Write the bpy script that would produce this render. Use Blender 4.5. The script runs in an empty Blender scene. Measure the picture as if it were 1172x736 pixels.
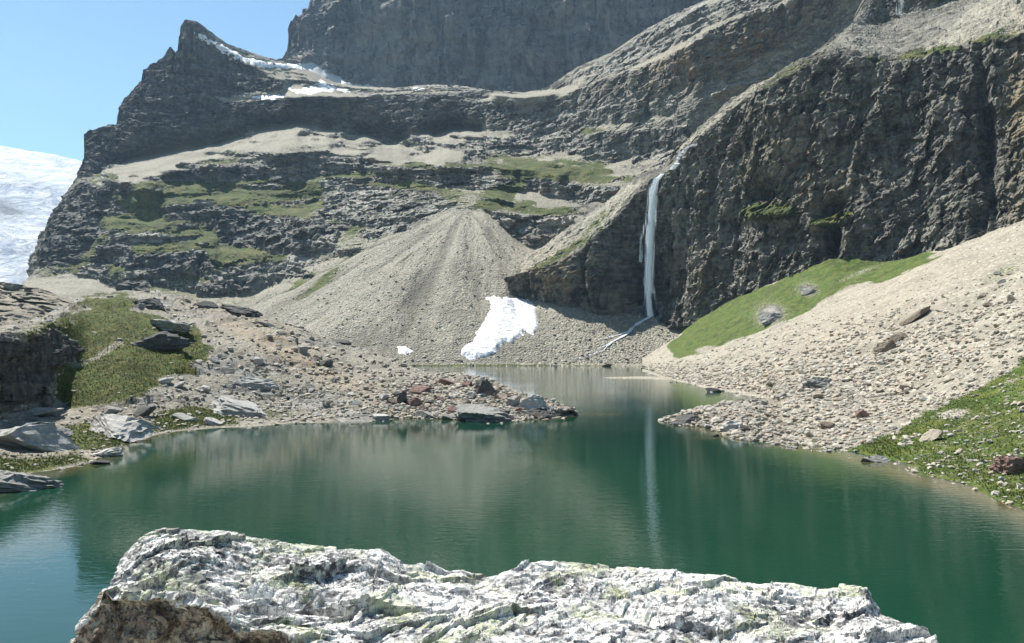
import bpy, math, random
import numpy as np
from mathutils import Vector, Matrix

random.seed(7)
rng = np.random.default_rng(11)
scn = bpy.context.scene
COL = scn.collection

# ------------------------------------------------------------------ camera
PW, PH, FOC, EYE = 1172.0, 736.0, 1015.0, 8.0
PITCH = math.atan(30.0 / FOC)
CP, SP = math.cos(PITCH), math.sin(PITCH)
cam_d = bpy.data.cameras.new('camera')
cam = bpy.data.objects.new('camera', cam_d)
COL.objects.link(cam)
cam.location = (0, 0, EYE)
cam.rotation_euler = (math.radians(90) + PITCH, 0, 0)
cam_d.sensor_width = 36
cam_d.lens = 36 * FOC / PW
cam_d.clip_start = 0.1
cam_d.clip_end = 20000
scn.camera = cam

# ------------------------------------------------------------------ light
SUN_AZ, SUN_EL = -46.0, 57.0
az, el = math.radians(SUN_AZ), math.radians(SUN_EL)
LDIR = Vector((math.sin(az) * math.cos(el), math.cos(az) * math.cos(el), math.sin(el)))
world = bpy.data.worlds.new('World')
scn.world = world
world.use_nodes = True
wn = world.node_tree
bg = wn.nodes['Background']
sky = wn.nodes.new('ShaderNodeTexSky')
sky.sky_type = 'NISHITA'
sky.sun_disc = False
sky.sun_elevation = el
sky.sun_rotation = az
sky.altitude = 2400
sky.air_density = 1.0
sky.dust_density = 0.7
sky.ozone_density = 0.6
tint = wn.nodes.new('ShaderNodeMix')
tint.data_type = 'RGBA'; tint.blend_type = 'MULTIPLY'
tint.inputs[0].default_value = 1.0
wn.links.new(sky.outputs[0], tint.inputs[6])
tint.inputs[7].default_value = (0.90, 1.06, 1.02, 1)
wn.links.new(tint.outputs[2], bg.inputs[0])
bg.inputs[1].default_value = 0.076
sd = bpy.data.lights.new('sun', 'SUN')
sd.energy = 5.0
sd.angle = math.radians(0.5)
sd.color = (1.0, 0.962, 0.90)
so = bpy.data.objects.new('sun', sd)
so.rotation_euler = LDIR.to_track_quat('Z', 'Y').to_euler()
COL.objects.link(so)
scn.view_settings.view_transform = 'Standard'
scn.view_settings.look = 'None'
scn.view_settings.gamma = 1.0
scn.view_settings.exposure = 1.06

# ------------------------------------------------------------------ maths
def pix(px, py, D):
    """point of the place seen at photograph position (px, py), D metres out"""
    px, py, D = np.broadcast_arrays(np.asarray(px, float), np.asarray(py, float), np.asarray(D, float))
    dx = px - PW / 2
    dy = FOC * CP - (PH / 2 - py) * SP
    dz = FOC * SP + (PH / 2 - py) * CP
    return np.stack([D * dx / dy, D, EYE + D * dz / dy], -1)

def proj(P):
    x, y, z = P[..., 0], P[..., 1], P[..., 2] - EYE
    f = y * CP + z * SP
    u = -y * SP + z * CP
    return PW / 2 + FOC * x / f, PH / 2 - FOC * u / f

def dwater(py):
    dy = FOC * CP - (PH / 2 - py) * SP
    dz = FOC * SP + (PH / 2 - py) * CP
    return -EYE * dy / np.minimum(dz, -1e-3)

def ctl(pts, xs):
    a = np.array(pts, float)
    return np.interp(xs, a[:, 0], a[:, 1])

def h32(ix, iy, iz, seed):
    with np.errstate(over='ignore'):
        h = (ix.astype(np.uint32) * np.uint32(374761393) + iy.astype(np.uint32) * np.uint32(668265263)
             + iz.astype(np.uint32) * np.uint32(2147483647) + np.uint32((seed * 974711 + 12345) & 0xffffffff))
        h = (h ^ (h >> np.uint32(13))) * np.uint32(1274126177)
        h = (h ^ (h >> np.uint32(16))) * np.uint32(2246822519)
        h = h ^ (h >> np.uint32(15))
    return (h.astype(np.float32) * np.float32(2.0 / 4294967295.0) - np.float32(1))

def vnoise(Q, seed=0):
    Q = np.asarray(Q, np.float32)
    F = np.floor(Q)
    t = Q - F
    t = t * t * t * (t * (t * 6 - 15) + 10)
    I = F.astype(np.int32)
    ix, iy, iz = I[..., 0], I[..., 1], I[..., 2]
    tx, ty, tz = t[..., 0], t[..., 1], t[..., 2]
    def L(a, b, w): return a + (b - a) * w
    r = []
    for dz in (0, 1):
        q = []
        for dy in (0, 1):
            q.append(L(h32(ix, iy + dy, iz + dz, seed), h32(ix + 1, iy + dy, iz + dz, seed), tx))
        r.append(L(q[0], q[1], ty))
    return L(r[0], r[1], tz)

ROT = np.array([[0.8, 0.36, -0.48], [-0.6, 0.48, -0.64], [0.0, 0.8, 0.6]], np.float32)
def fbm(Q, octv=4, seed=0, gain=0.5, lac=2.03, ridged=False, keep_z=False):
    out = 0.0
    a, tot = 1.0, 0.0
    Q = np.asarray(Q, np.float32)
    for i in range(octv):
        n = vnoise(Q, seed + i * 17)
        if ridged:
            n = 1 - 2 * np.abs(n)
        out = out + a * n
        tot += a
        a *= gain
        Q = (Q * lac if keep_z else (Q @ ROT.T) * lac) + 3.7
    return out / tot

def facets(Q, seed=0, tilt=1.0, step=.5):
    """broken rock: each cell is a flat, randomly tilted and offset face"""
    Q = np.asarray(Q, np.float32)
    F = np.floor(Q)
    B0 = np.floor(Q - .5).astype(np.int32)
    best = np.full(Q.shape[:-1], 1e9, np.float32)
    out = np.zeros(Q.shape[:-1], np.float32)
    for ox in (0, 1):
        for oy in (0, 1):
            for oz in (0, 1):
                ix, iy, iz = B0[..., 0] + ox, B0[..., 1] + oy, B0[..., 2] + oz
                dx = Q[..., 0] - (ix + .5 + .38 * h32(ix, iy, iz, seed))
                dy = Q[..., 1] - (iy + .5 + .38 * h32(ix, iy, iz, seed + 1))
                dz = Q[..., 2] - (iz + .5 + .38 * h32(ix, iy, iz, seed + 2))
                dd = dx * dx + dy * dy + dz * dz
                v = step * h32(ix, iy, iz, seed + 3) + tilt * (dx * h32(ix, iy, iz, seed + 4) + dy * h32(ix, iy, iz, seed + 5) + dz * h32(ix, iy, iz, seed + 6))
                m = dd < best
                best = np.where(m, dd, best)
                out = np.where(m, v, out)
    return out

def blur(A, s, ax=None):
    s = float(s)
    r = int(max(1, round(s * 2.5)))
    k = np.exp(-0.5 * (np.arange(-r, r + 1) / s) ** 2)
    k /= k.sum()
    for axis in ((0, 1) if ax is None else (ax,)):
        n = A.shape[axis]
        pad = [(0, 0)] * A.ndim
        pad[axis] = (r, r)
        B = np.pad(A, pad, mode='edge')
        m = 1 << int(math.ceil(math.log2(B.shape[axis] + 2 * r + 1)))
        fk = np.fft.rfft(k, m)
        sh = [1] * A.ndim
        sh[axis] = -1
        R = np.fft.irfft(np.fft.rfft(B, m, axis=axis) * fk.reshape(sh), m, axis=axis)
        A = np.take(R, np.arange(2 * r, 2 * r + n), axis=axis)
    return A

def smooth(a, b, x):
    t = np.clip((x - a) / (b - a), 0, 1)
    return t * t * (3 - 2 * t)

def polydist(X, Y, poly):
    """signed distance, positive inside"""
    p = np.array(poly, float)
    d = np.full(X.shape, 1e9)
    ins = np.zeros(X.shape, bool)
    for i in range(len(p)):
        x0, y0 = p[i]
        x1, y1 = p[(i + 1) % len(p)]
        ex, ey = x1 - x0, y1 - y0
        t = np.clip(((X - x0) * ex + (Y - y0) * ey) / (ex * ex + ey * ey + 1e-9), 0, 1)
        d = np.minimum(d, np.hypot(X - x0 - t * ex, Y - y0 - t * ey))
        if y0 != y1:
            ins ^= ((y0 > Y) != (y1 > Y)) & (X < ex * (Y - y0) / ey + x0)
    return np.where(ins, d, -d)

def paint(X, Y, polys, soft=4.0):
    """union of polygons (optionally (poly, weight)) with soft edges"""
    out = np.zeros(X.shape)
    for q in polys:
        w = 1.0
        if isinstance(q, tuple) and len(q) == 2 and isinstance(q[0], list):
            q, w = q
        p = np.array(q)
        m = (X > p[:, 0].min() - 3 * soft) & (X < p[:, 0].max() + 3 * soft) & (Y > p[:, 1].min() - 3 * soft) & (Y < p[:, 1].max() + 3 * soft)
        if m.any():
            out[m] = np.maximum(out[m], w * smooth(-soft, soft, polydist(X[m], Y[m], q)))
    return out

def blobs(X, Y, bl):
    out = np.zeros(X.shape)
    for (cx, cy, rx, ry, ang, w) in bl:
        c, s = math.cos(math.radians(ang)), math.sin(math.radians(ang))
        u = ((X - cx) * c - (Y - cy) * s) / rx
        v = ((X - cx) * s + (Y - cy) * c) / ry
        out = np.maximum(out, w * np.exp(-(u * u + v * v)))
    return out

# ------------------------------------------------------------------ materials
class NT:
    def __init__(self, name, rough=0.9, spec=0.2):
        self.m = bpy.data.materials.new(name)
        self.m.use_nodes = True
        self.t = self.m.node_tree
        self.b = self.t.nodes['Principled BSDF']
        self.b.inputs['Roughness'].default_value = rough
        self.b.inputs['Specular IOR Level'].default_value = spec
        self.geo = self.t.nodes.new('ShaderNodeNewGeometry')
        self.pos = self.geo.outputs['Position']
    def n(self, t, **k):
        o = self.t.nodes.new(t)
        for a, v in k.items(): setattr(o, a, v)
        return o
    def put(self, sock, v):
        if isinstance(v, (int, float)): sock.default_value = v
        elif isinstance(v, (tuple, list)): sock.default_value = v if len(v) == len(sock.default_value) else tuple(v) + (1,)
        else: self.t.links.new(v, sock)
    def scaled(self, vec, s, rot=(0, 0, 0)):
        o = self.n('ShaderNodeMapping')
        self.put(o.inputs[0], vec)
        o.inputs['Rotation'].default_value = rot
        o.inputs['Scale'].default_value = s if isinstance(s, tuple) else (s, s, s)
        return o.outputs[0]
    def noise(self, vec, scale=1.0, detail=4, rough=0.55, dist=0.0):
        o = self.n('ShaderNodeTexNoise')
        self.put(o.inputs['Vector'], vec)
        o.inputs['Scale'].default_value = scale
        o.inputs['Detail'].default_value = detail
        o.inputs['Roughness'].default_value = rough
        o.inputs['Distortion'].default_value = dist
        return o.outputs[0]
    def voro(self, vec, scale=1.0, feature='F1', out='Distance', rand=1.0):
        o = self.n('ShaderNodeTexVoronoi', feature=feature)
        self.put(o.inputs['Vector'], vec)
        o.inputs['Scale'].default_value = scale
        o.inputs['Randomness'].default_value = rand
        return o.outputs[out]
    def attr(self, name, out='Fac'):
        o = self.n('ShaderNodeAttribute', attribute_name=name)
        return o.outputs[out]
    def math(self, op, a, b=0.0, clamp=False):
        o = self.n('ShaderNodeMath', operation=op, use_clamp=clamp)
        self.put(o.inputs[0], a)
        self.put(o.inputs[1], b)
        return o.outputs[0]
    def ramp(self, x, a, b, lo=0.0, hi=1.0):
        o = self.n('ShaderNodeMapRange', interpolation_type='SMOOTHSTEP')
        self.put(o.inputs[0], x)
        o.inputs[1].default_value = a
        o.inputs[2].default_value = b
        o.inputs[3].default_value = lo
        o.inputs[4].default_value = hi
        return o.outputs[0]
    def mix(self, f, a, b, mode='MIX'):
        o = self.n('ShaderNodeMix', data_type='RGBA', blend_type=mode)
        self.put(o.inputs[0], f)
        self.put(o.inputs[6], a)
        self.put(o.inputs[7], b)
        return o.outputs[2]
    def bump(self, h, strength, dist, nrm=None):
        o = self.n('ShaderNodeBump')
        o.inputs['Strength'].default_value = strength
        o.inputs['Distance'].default_value = dist
        self.put(o.inputs['Height'], h)
        if nrm is not None: self.put(o.inputs['Normal'], nrm)
        return o.outputs[0]
    def done(self, col=None, nrm=None):
        if col is not None: self.put(self.b.inputs['Base Color'], col)
        if nrm is not None: self.put(self.b.inputs['Normal'], nrm)
        return self.m

def terrain_mat(name, S, rock_a, rock_b, scree_a, scree_b, grass_a, grass_b, streak=(0, 0, 0), dip=0.0, ochre=(0.26, 0.17, 0.085),
                bump=1.0, stone=1.0):
    """S: metres per texture unit (about the size of one visible lump)"""
    k = NT(name)
    p = k.scaled(k.pos, 1.0 / S)
    big = k.noise(p, 0.12, 3)
    mid = k.noise(p, 0.8, 5, 0.62)
    fine = k.noise(p, 4.0, 4, 0.65)
    # bedding: lines along the strata
    st = k.noise(k.scaled(k.pos, (0.10 / S, 0.10 / S, 1.1 / S), (0, dip, 0)), 1.0, 5, 0.62, 0.8)
    # vertical wet streaks
    vs = k.noise(k.scaled(k.pos, (0.6 / S, 0.6 / S, 0.08 / S)), 1.0, 5, 0.6, 1.2)
    rock = k.mix(k.ramp(mid, 0.3, 0.7), rock_a, rock_b)
    rock = k.mix(k.math('MULTIPLY', k.ramp(st, 0.42, 0.7), 0.55), rock, tuple(min(1, c * 1.7) for c in rock_b))
    rock = k.mix(k.math('MULTIPLY', k.ramp(st, 0.5, 0.3), 0.55), rock, tuple(c * 0.55 for c in rock_a))
    rock = k.mix(k.ramp(k.noise(k.scaled(p, (.09, .09, .05)), 1, 5, .65), .46, .62, 0, .55), rock, (.30, .285, .24))
    och = k.math('MULTIPLY', k.attr('ochre'), k.ramp(k.math('ADD', k.math('MULTIPLY', vs, 0.5), k.math('MULTIPLY', mid, 0.5)), 0.4, 0.62))
    rock = k.mix(och, rock, ochre)
    rock = k.mix(k.math('MULTIPLY', k.math('MULTIPLY', k.ramp(vs, 0.52, 0.36), k.attr('streak')), 0.8), rock, tuple(c * 0.38 for c in rock_a))
    rock = k.mix(k.math('MULTIPLY', k.math('MULTIPLY', k.ramp(vs, 0.56, 0.72), k.attr('streak')), 0.5), rock, (0.30, 0.28, 0.24))
    rock = k.mix(k.math('MULTIPLY', k.attr('dark'), k.ramp(mid, .25, .7, 1, .55)), rock, (0.026, 0.027, 0.028))  # near-black mix, mostly painted shade on cliffs, caves and the hollow
    vor = k.voro(p, 2.2 * stone, out='Color')
    vd = k.voro(p, 2.2 * stone)
    sv = k.n('ShaderNodeSeparateColor')
    k.put(sv.inputs[0], vor)
    scree = k.mix(k.math('MULTIPLY', k.math('ADD', sv.outputs[0], fine), 0.5), scree_a, scree_b)
    scree = k.mix(k.ramp(big, 0.40, 0.62, 0.0, 0.45), scree, tuple(c * 0.72 for c in scree_a))
    scree = k.mix(k.math('MULTIPLY', k.ramp(sv.outputs[1], 0.82, 0.95), 0.6), scree, tuple(min(.6, c * 1.35) for c in scree_b))
    scree = k.mix(k.math('MULTIPLY', k.attr('ochre'), k.ramp(mid, 0.35, 0.6, 0, 0.6)), scree, (0.36, 0.265, 0.165))
    scree = k.mix(k.math('MULTIPLY', k.attr('tint'), .55), scree, tuple(c * .55 for c in scree_a))
    grass = k.mix(k.ramp(mid, 0.3, 0.7), grass_a, grass_b)
    grass = k.mix(k.ramp(k.noise(p, .16, 5, .65), .42, .60), grass, (grass_a[0] * 1.05, grass_a[1] * .80, grass_a[2] * 1.1))
    grass = k.mix(k.ramp(k.noise(p, .5, 5, .75), .60, .70, 0, .45), grass, (.30, .285, .23))
    grass = k.mix(k.ramp(fine, 0.3, 0.75), grass, tuple(c * 0.55 for c in grass_a))
    grass = k.mix(k.ramp(k.noise(p, .45, 4, .6), .45, .62, 0, .55), grass, (grass_b[0] * 1.35, grass_b[1] * .95, grass_b[2] * 1.3))
    grass = k.mix(k.ramp(k.voro(p, 3.1, out='Distance'), .12, .05, 0, .35), grass, (.4, .38, .33))
    pert = k.math('MULTIPLY', k.math('SUBTRACT', k.math('ADD', k.math('MULTIPLY', mid, 0.6), k.math('MULTIPLY', fine, 0.4)), 0.5), 1.5)
    fs = k.ramp(k.math('ADD', k.attr('scree'), pert), 0.40, 0.60)
    pert2 = k.math('MULTIPLY', k.math('SUBTRACT', k.math('ADD', k.math('MULTIPLY', k.noise(p, 1.7, 5, 0.7), 0.7), k.math('MULTIPLY', fine, 0.3)), 0.5), 2.0)
    fg = k.ramp(k.math('ADD', k.attr('grass'), pert2), 0.42, 0.62)
    col = k.mix(fs, rock, scree)
    col = k.mix(fg, col, grass)
    hr = k.math('ADD', k.math('MULTIPLY', st, 0.9), k.math('ADD', k.math('MULTIPLY', mid, 0.9), k.math('MULTIPLY', fine, 0.35)))
    hs = k.math('SUBTRACT', k.math('ADD', k.math('MULTIPLY', fine, 0.35), k.math('MULTIPLY', mid, .5)), k.math('MULTIPLY', vd, 0.30))
    h = k.n('ShaderNodeMix', data_type='FLOAT')
    k.put(h.inputs[0], k.math('MAXIMUM', fs, k.math('MULTIPLY', fg, 0.8)))
    k.put(h.inputs[2], hr)
    k.put(h.inputs[3], hs)
    return k.done(col, k.bump(h.outputs[0], 1.0, S * 0.55 * bump))

# ------------------------------------------------------------------ mesh helpers
def attrs(me, A):
    for nme, v in A.items():
        a = me.attributes.new(nme, 'FLOAT', 'POINT')
        a.data.foreach_set('value', np.ascontiguousarray(v, np.float32).ravel())

def mesh_np(name, V, Fq, mat, A=None, smooth_=True, n=4):
    me = bpy.data.meshes.new(name)
    V = np.ascontiguousarray(V, np.float32).reshape(-1, 3)
    Fq = np.ascontiguousarray(Fq, np.int32)
    nf = len(Fq)
    me.vertices.add(len(V))
    me.vertices.foreach_set('co', V.ravel())
    me.loops.add(nf * n)
    me.loops.foreach_set('vertex_index', Fq.ravel())
    me.polygons.add(nf)
    me.polygons.foreach_set('loop_start', np.arange(nf, dtype=np.int32) * n)
    me.polygons.foreach_set('use_smooth', np.full(nf, smooth_, bool))
    me.update(calc_edges=True)
    if A: attrs(me, A)
    me.materials.append(mat)
    return me

def link(name, me, parent=None, **props):
    o = bpy.data.objects.new(name, me)
    COL.objects.link(o)
    if parent is not None: o.parent = parent
    for k_, v in props.items(): o[k_] = v
    return o

def grid_faces(R, C, keep=None):
    i = np.arange(R * C).reshape(R, C)
    F = np.stack([i[:-1, :-1], i[:-1, 1:], i[1:, 1:], i[1:, :-1]], -1).reshape(-1, 4)
    return F

def gnormals(P):
    du = np.gradient(P, axis=1)
    dv = np.gradient(P, axis=0)
    n = np.cross(du, dv)
    n /= np.linalg.norm(n, axis=-1, keepdims=True) + 1e-9
    return n

class Sheet:
    """terrain built as a loft between feature lines of the place; each line = (heights, distances).
    rows go from the near foot up to the far crest"""
    def __init__(s, x0, x1, lines, step=1.15, back=60, drop=80, bx=3.0, by=3.0, hsil=None):
        s.step = step
        xs = np.arange(x0, x1 + step, step)
        C = len(xs)
        Y, Q = [], []
        for (ly, ld) in lines:
            y = ctl(ly, xs)
            if ld == 'water': d = dwater(y)
            elif ld == 'bed':
                d = dwater(y) * 1.06
            else: d = ctl(ld, xs)
            Y.append(y); Q.append(1.0 / d)
        if hsil is not None:
            sl = ctl(hsil, xs)
            Y = [np.maximum(y, sl + 0.25 * (len(Y) - 1 - i)) for i, y in enumerate(Y)]
        PYr, Qr = [], []
        for i in range(len(Y) - 1):
            h = np.abs(Y[i] - Y[i + 1])
            n = max(3, int(np.percentile(h, 90) / step))
            for t in np.arange(n) / n:
                PYr.append(Y[i] * (1 - t) + Y[i + 1] * t)
                Qr.append(Q[i] * (1 - t) + Q[i + 1] * t)
        PYr.append(Y[-1]); Qr.append(Q[-1])
        s.PY = np.array(PYr)
        q = np.array(Qr)
        q = blur(q, by, 0) if by else q
        q = blur(q, bx, 1) if bx else q
        s.q = q
        s.PX = np.broadcast_to(xs, s.PY.shape).copy()
        s.xs = xs
        s.back, s.drop = back, drop
        s.P = pix(s.PX, s.PY, 1 / q)
    def terrace(s, S, kk, lim=70):
        """turn steepness field S (0..1) into cliffs and ledges by redistributing the run of the slope"""
        D = 1 / s.q
        w = np.exp(-kk * S)
        wm = blur(w, lim / s.step)
        dD = np.diff(D, axis=0)
        inc = dD * (w / wm)[1:]
        D2 = np.vstack([D[:1], D[:1] + np.cumsum(inc, 0)])
        diff = blur(D2 - D, 2.2 / s.step, 1)
        diff -= blur(diff, lim * 0.55 / s.step, 0)
        diff -= 0.5 * blur(diff, lim / s.step, 0)
        D2 = D + diff
        s.q = 1 / D2
        s.P = pix(s.PX, s.PY, D2)
    def finish(s):
        s.FX, s.FY = proj(s.P)
        s.N = gnormals(s.P)
        # orient upwards / to viewer
        v = s.P - np.array([0, 0, EYE])
        flip = np.sum(s.N * v, -1) > 0
        s.N[flip] *= -1
        return s
    def at(s, px, py):
        c = int(np.clip(round((px - s.xs[0]) / s.step), 0, len(s.xs) - 1))
        r = int(np.argmin(np.abs(s.FY[:, c] - py)))
        return s.P[r, c].copy(), s.N[r, c].copy()
    def build(s, name, mat, A, smooth_=True, **props):
        P = s.P
        R, C = P.shape[:2]
        # the far side of the ridge and a skirt below the foot, so that the body has depth
        top = P[-1]
        dirv = np.stack([np.zeros(C), np.ones(C)], -1)
        ext = []
        for k_, (a, b) in enumerate(((0.12, 0.05), (0.45, 0.35), (1.0, 1.0))):
            e = top.copy()
            e[:, 1] += s.back * a
            e[:, 2] -= s.drop * b
            ext.append(e)
        V = np.concatenate([P, np.array(ext)], 0)
        AA = {k_: np.concatenate([v, np.repeat(v[-1:], 3, 0)], 0) for k_, v in A.items()}
        me = mesh_np(name, V, grid_faces(R + 3, C)[:, ::-1], mat, AA, smooth_)
        return link(name, me, **props)

def zeros(s): return np.zeros(s.PY.shape)

# ================================================================== SETTING
ROCKA, ROCKB = (0.10, 0.096, 0.083), (0.31, 0.295, 0.25)
SCA, SCB = (0.205, 0.190, 0.148), (0.36, 0.335, 0.265)
GRA, GRB = (0.058, 0.086, 0.018), (0.110, 0.145, 0.032)
m_far = terrain_mat('limestone_wall_rock', 14.0, (0.075, 0.074, 0.074), (0.19, 0.185, 0.17), SCA, SCB, GRA, GRB, ochre=(.34, .28, .20))
m_mount = terrain_mat('layered_mountain_rock', 5.0, ROCKA, ROCKB, SCA, SCB, GRA, GRB, dip=-0.05, stone=2.4)
m_cliff = terrain_mat('cliff_rock', 3.0, (0.055, 0.052, 0.043), (0.23, 0.215, 0.172), SCA, SCB, GRA, GRB, dip=0.6, ochre=(.24, .185, .105))
m_bank = terrain_mat('scree_slope_ground', 0.9, (0.10, 0.095, 0.085), (0.26, 0.24, 0.21), (0.205, 0.185, 0.142), (0.39, 0.355, 0.285), (0.050, 0.092, 0.012), (0.098, 0.150, 0.022), stone=0.8)
m_hill = terrain_mat('moraine_ground', 0.6, (0.09, 0.088, 0.080), (0.24, 0.23, 0.20), (0.135, 0.125, 0.098), (0.31, 0.285, 0.23), (0.045, 0.068, 0.009), (0.088, 0.112, 0.018), dip=0.25)

# ---- mountainside (left and centre)
SIL = [(-160, 345), (20, 330), (33, 318), (38, 292), (47, 275), (62, 245), (80, 215), (94, 196), (98, 180), (99, 156), (106, 149), (124, 142), (134, 143), (136, 128),
       (141, 118), (150, 103), (163, 92), (164, 80), (172, 74), (186, 68), (193, 58), (197, 53), (201, 60), (205, 58), (206, 30), (213, 22), (225, 24), (238, 34),
       (260, 50), (290, 61), (315, 68), (330, 72), (345, 76), (365, 86), (385, 95), (410, 99), (450, 101), (490, 97), (520, 97), (555, 103), (600, 106), (625, 101), (645, 87),
       (662, 76), (700, 60), (735, 36), (760, 22), (790, 8), (830, -10), (900, -40), (1000, -80), (1332, -120)]
M = Sheet(-160, 1010, [
    ([(-160, 430), (400, 428), (420, 421), (770, 420), (1010, 420)], [(-160, 330), (380, 350), (430, 375), (770, 380), (1010, 380)]),
    ([(-160, 421), (400, 419), (770, 418), (1010, 418)], [(-160, 350), (400, 390), (770, 395), (1010, 395)]),
    ([(-160, 335), (40, 322), (150, 322), (220, 335), (290, 337), (340, 313), (400, 286), (460, 260), (520, 238), (545, 238), (570, 255), (600, 290), (640, 320), (700, 350), (800, 350), (1010, 330)],
     [(-160, 640), (40, 640), (150, 620), (290, 560), (400, 550), (520, 556), (545, 556), (600, 510), (640, 470), (700, 445), (800, 440), (1010, 430)]),
    ([(-160, 250), (60, 250), (130, 215), (240, 198), (350, 195), (480, 192), (560, 195), (640, 205), (700, 215), (800, 220), (1010, 220)],
     [(-160, 740), (100, 740), (300, 745), (520, 700), (600, 660), (700, 590), (800, 540), (1010, 520)]),
    ([(-160, 200), (90, 197), (140, 183), (250, 163), (300, 140), (340, 136), (400, 149), (450, 154), (520, 143), (560, 148), (640, 158), (700, 170), (760, 165), (1010, 150)],
     [(-160, 860), (300, 870), (520, 850), (640, 760), (700, 690), (800, 620), (1010, 600)]),
    ([(-160, 160), (99, 160), (150, 138), (220, 122), (260, 117), (330, 112), (430, 110), (520, 104), (600, 112), (660, 104), (700, 92), (760, 75), (830, 35), (900, 5), (1010, -40)],
     [(-160, 880), (300, 895), (520, 880), (640, 810), (700, 715), (800, 645), (1010, 620)]),
    (SIL, [(-160, 905), (206, 925), (260, 960), (330, 1010), (420, 1040), (520, 1000), (600, 960), (660, 830), (740, 780), (830, 720), (1010, 700)]),
], step=1.2, back=260, drop=260, bx=2.5, by=2.0, hsil=SIL)
X, Y = M.PX, M.PY
CL = [
    [(90, 200), (96, 150), (135, 118), (165, 75), (206, 20), (228, 28), (262, 62), (330, 98), (325, 110), (250, 118), (250, 158), (180, 166), (140, 180), (100, 205)],
    [(245, 118), (330, 112), (430, 111), (530, 108), (536, 138), (500, 148), (460, 152), (400, 146), (335, 132), (250, 157)],
    [(535, 114), (600, 121), (650, 113), (700, 101), (712, 118), (640, 130), (600, 139), (545, 143)],
    [(580, 146), (640, 134), (700, 121), (770, 112), (770, 128), (700, 140), (640, 150), (590, 157)],
    [(620, 160), (700, 152), (790, 145), (790, 170), (740, 175), (700, 184), (630, 172)],
    [(650, 106), (700, 88), (745, 74), (790, 52), (830, 26), (900, 5), (950, -30), (950, 20), (905, 42), (860, 72), (800, 102), (770, 110), (710, 113), (660, 112)],
    ([(640, 96), (690, 70), (740, 38), (830, 0), (900, -20), (900, 0), (820, 26), (740, 70), (660, 100)], 0.6),
    [(595, 207), (680, 213), (760, 216), (690, 230), (620, 224)],
    [(40, 305), (60, 245), (95, 205), (125, 222), (112, 262), (90, 300)],
    [(118, 206), (150, 208), (145, 220), (112, 222)],
    [(245, 243), (340, 250), (400, 258), (380, 283), (330, 290), (250, 278)],
    [(150, 292), (235, 285), (240, 305), (190, 317), (150, 303)],
    [(112, 284), (150, 272), (155, 296), (112, 300)],
    [(215, 328), (290, 318), (300, 335), (230, 340)],
    [(128, 322), (170, 322), (172, 334), (136, 332)],
    ([(190, 235), (280, 236), (300, 262), (190, 262)], 0.6),
    [(498, 190), (552, 194), (548, 214), (500, 214)],
    ([(370, 208), (500, 220), (520, 238), (440, 262), (370, 250)], 0.6),
    [(560, 243), (640, 250), (690, 255), (650, 280), (605, 284)],
    ([(180, 196), (270, 190), (350, 186), (350, 202), (260, 207), (190, 207)], 0.8),
    ([(300, 176), (420, 184), (430, 196), (310, 188)], 0.7),
    ([(560, 160), (620, 158), (640, 172), (560, 176)], 0.5),
]
cl = paint(X, Y, CL, 3.0)
SC = [
    [(270, 350), (325, 322), (400, 292), (460, 264), (515, 238), (550, 240), (578, 260), (607, 292), (585, 312), (583, 335), (640, 350), (700, 352), (745, 362), (810, 375), (810, 425), (400, 425), (270, 410)],
    [(98, 208), (140, 186), (180, 171), (250, 163), (300, 144), (340, 138), (400, 152), (450, 158), (520, 146), (560, 152), (548, 178), (500, 190), (430, 183), (400, 176), (340, 165), (290, 172), (240, 180), (190, 198), (140, 214)],
    [(-150, 318), (40, 314), (100, 318), (132, 332), (170, 345), (150, 360), (-150, 360)],
    ([(560, 182), (690, 190), (740, 178), (760, 188), (690, 203), (600, 192)], 0.75),
    [(592, 208), (610, 212), (650, 232), (690, 240), (620, 238), (585, 232)],
    [(520, 113), (560, 108), (640, 100), (690, 84), (680, 94), (640, 110), (600, 118), (540, 116)],
    [(600, 292), (650, 262), (740, 200), (760, 200), (700, 242), (625, 300)],
    ([(240, 108), (330, 100), (420, 104), (420, 110), (330, 112), (250, 116)], 0.7),
]
P0 = M.P
nzX = fbm(np.stack([X / 26, Y / 9, X * 0], -1), 4, 84, keep_z=True)
sc = paint(X + 10 * nzX, Y + 9 * nzX, SC, 3.5)
isl = smooth(.03, .2, fbm(np.stack([X / 30, Y / 7, X * 0 + 9], -1), 4, 87, keep_z=True)) * (Y > 148) * (Y < 235)
sc = sc * (1 - .9 * isl)
tanc = None
# strata noise: gently dipping beds plus crags
warp = fbm(P0 / 90, 3, 3) * 12
bed = P0[..., 2] + 0.05 * P0[..., 0] - 0.42 * np.logaddexp(0, (P0[..., 0] - 30) / 20) * 20 + warp
Sb = np.stack([P0[..., 0] / 110, P0[..., 1] / 160, bed / 13], -1)
strata = fbm(Sb, 2, 5, keep_z=True)
Sb2 = np.stack([P0[..., 0] / 38, P0[..., 1] / 60, bed / 5.0], -1)
strata2 = fbm(Sb2, 3, 9, keep_z=True)
S = np.clip(0.95 * cl + (1 - sc) * (0.05 + 0.8 * smooth(-0.05, 0.25, strata) + 0.5 * smooth(-0.05, 0.3, strata2)) * (0.45 + 0.35 * (1 - cl)), 0, 1.15) * (1 - 0.93 * sc * (1 - cl))
M.terrace(S, 2.7, 62)
P0 = M.P.copy()
tanp = smooth(-.22, .14, fbm(np.stack([P0[..., 0] / 42, P0[..., 1] / 90, bed / 10 + 7], -1), 4, 88, keep_z=True) + .10 * (Y > 190) - .04 * (Y < 120)) * (1 - cl)
rockness = np.clip(1 - sc * (1 - 0.6 * cl), 0, 1) * (1 - .72 * tanp)
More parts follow.
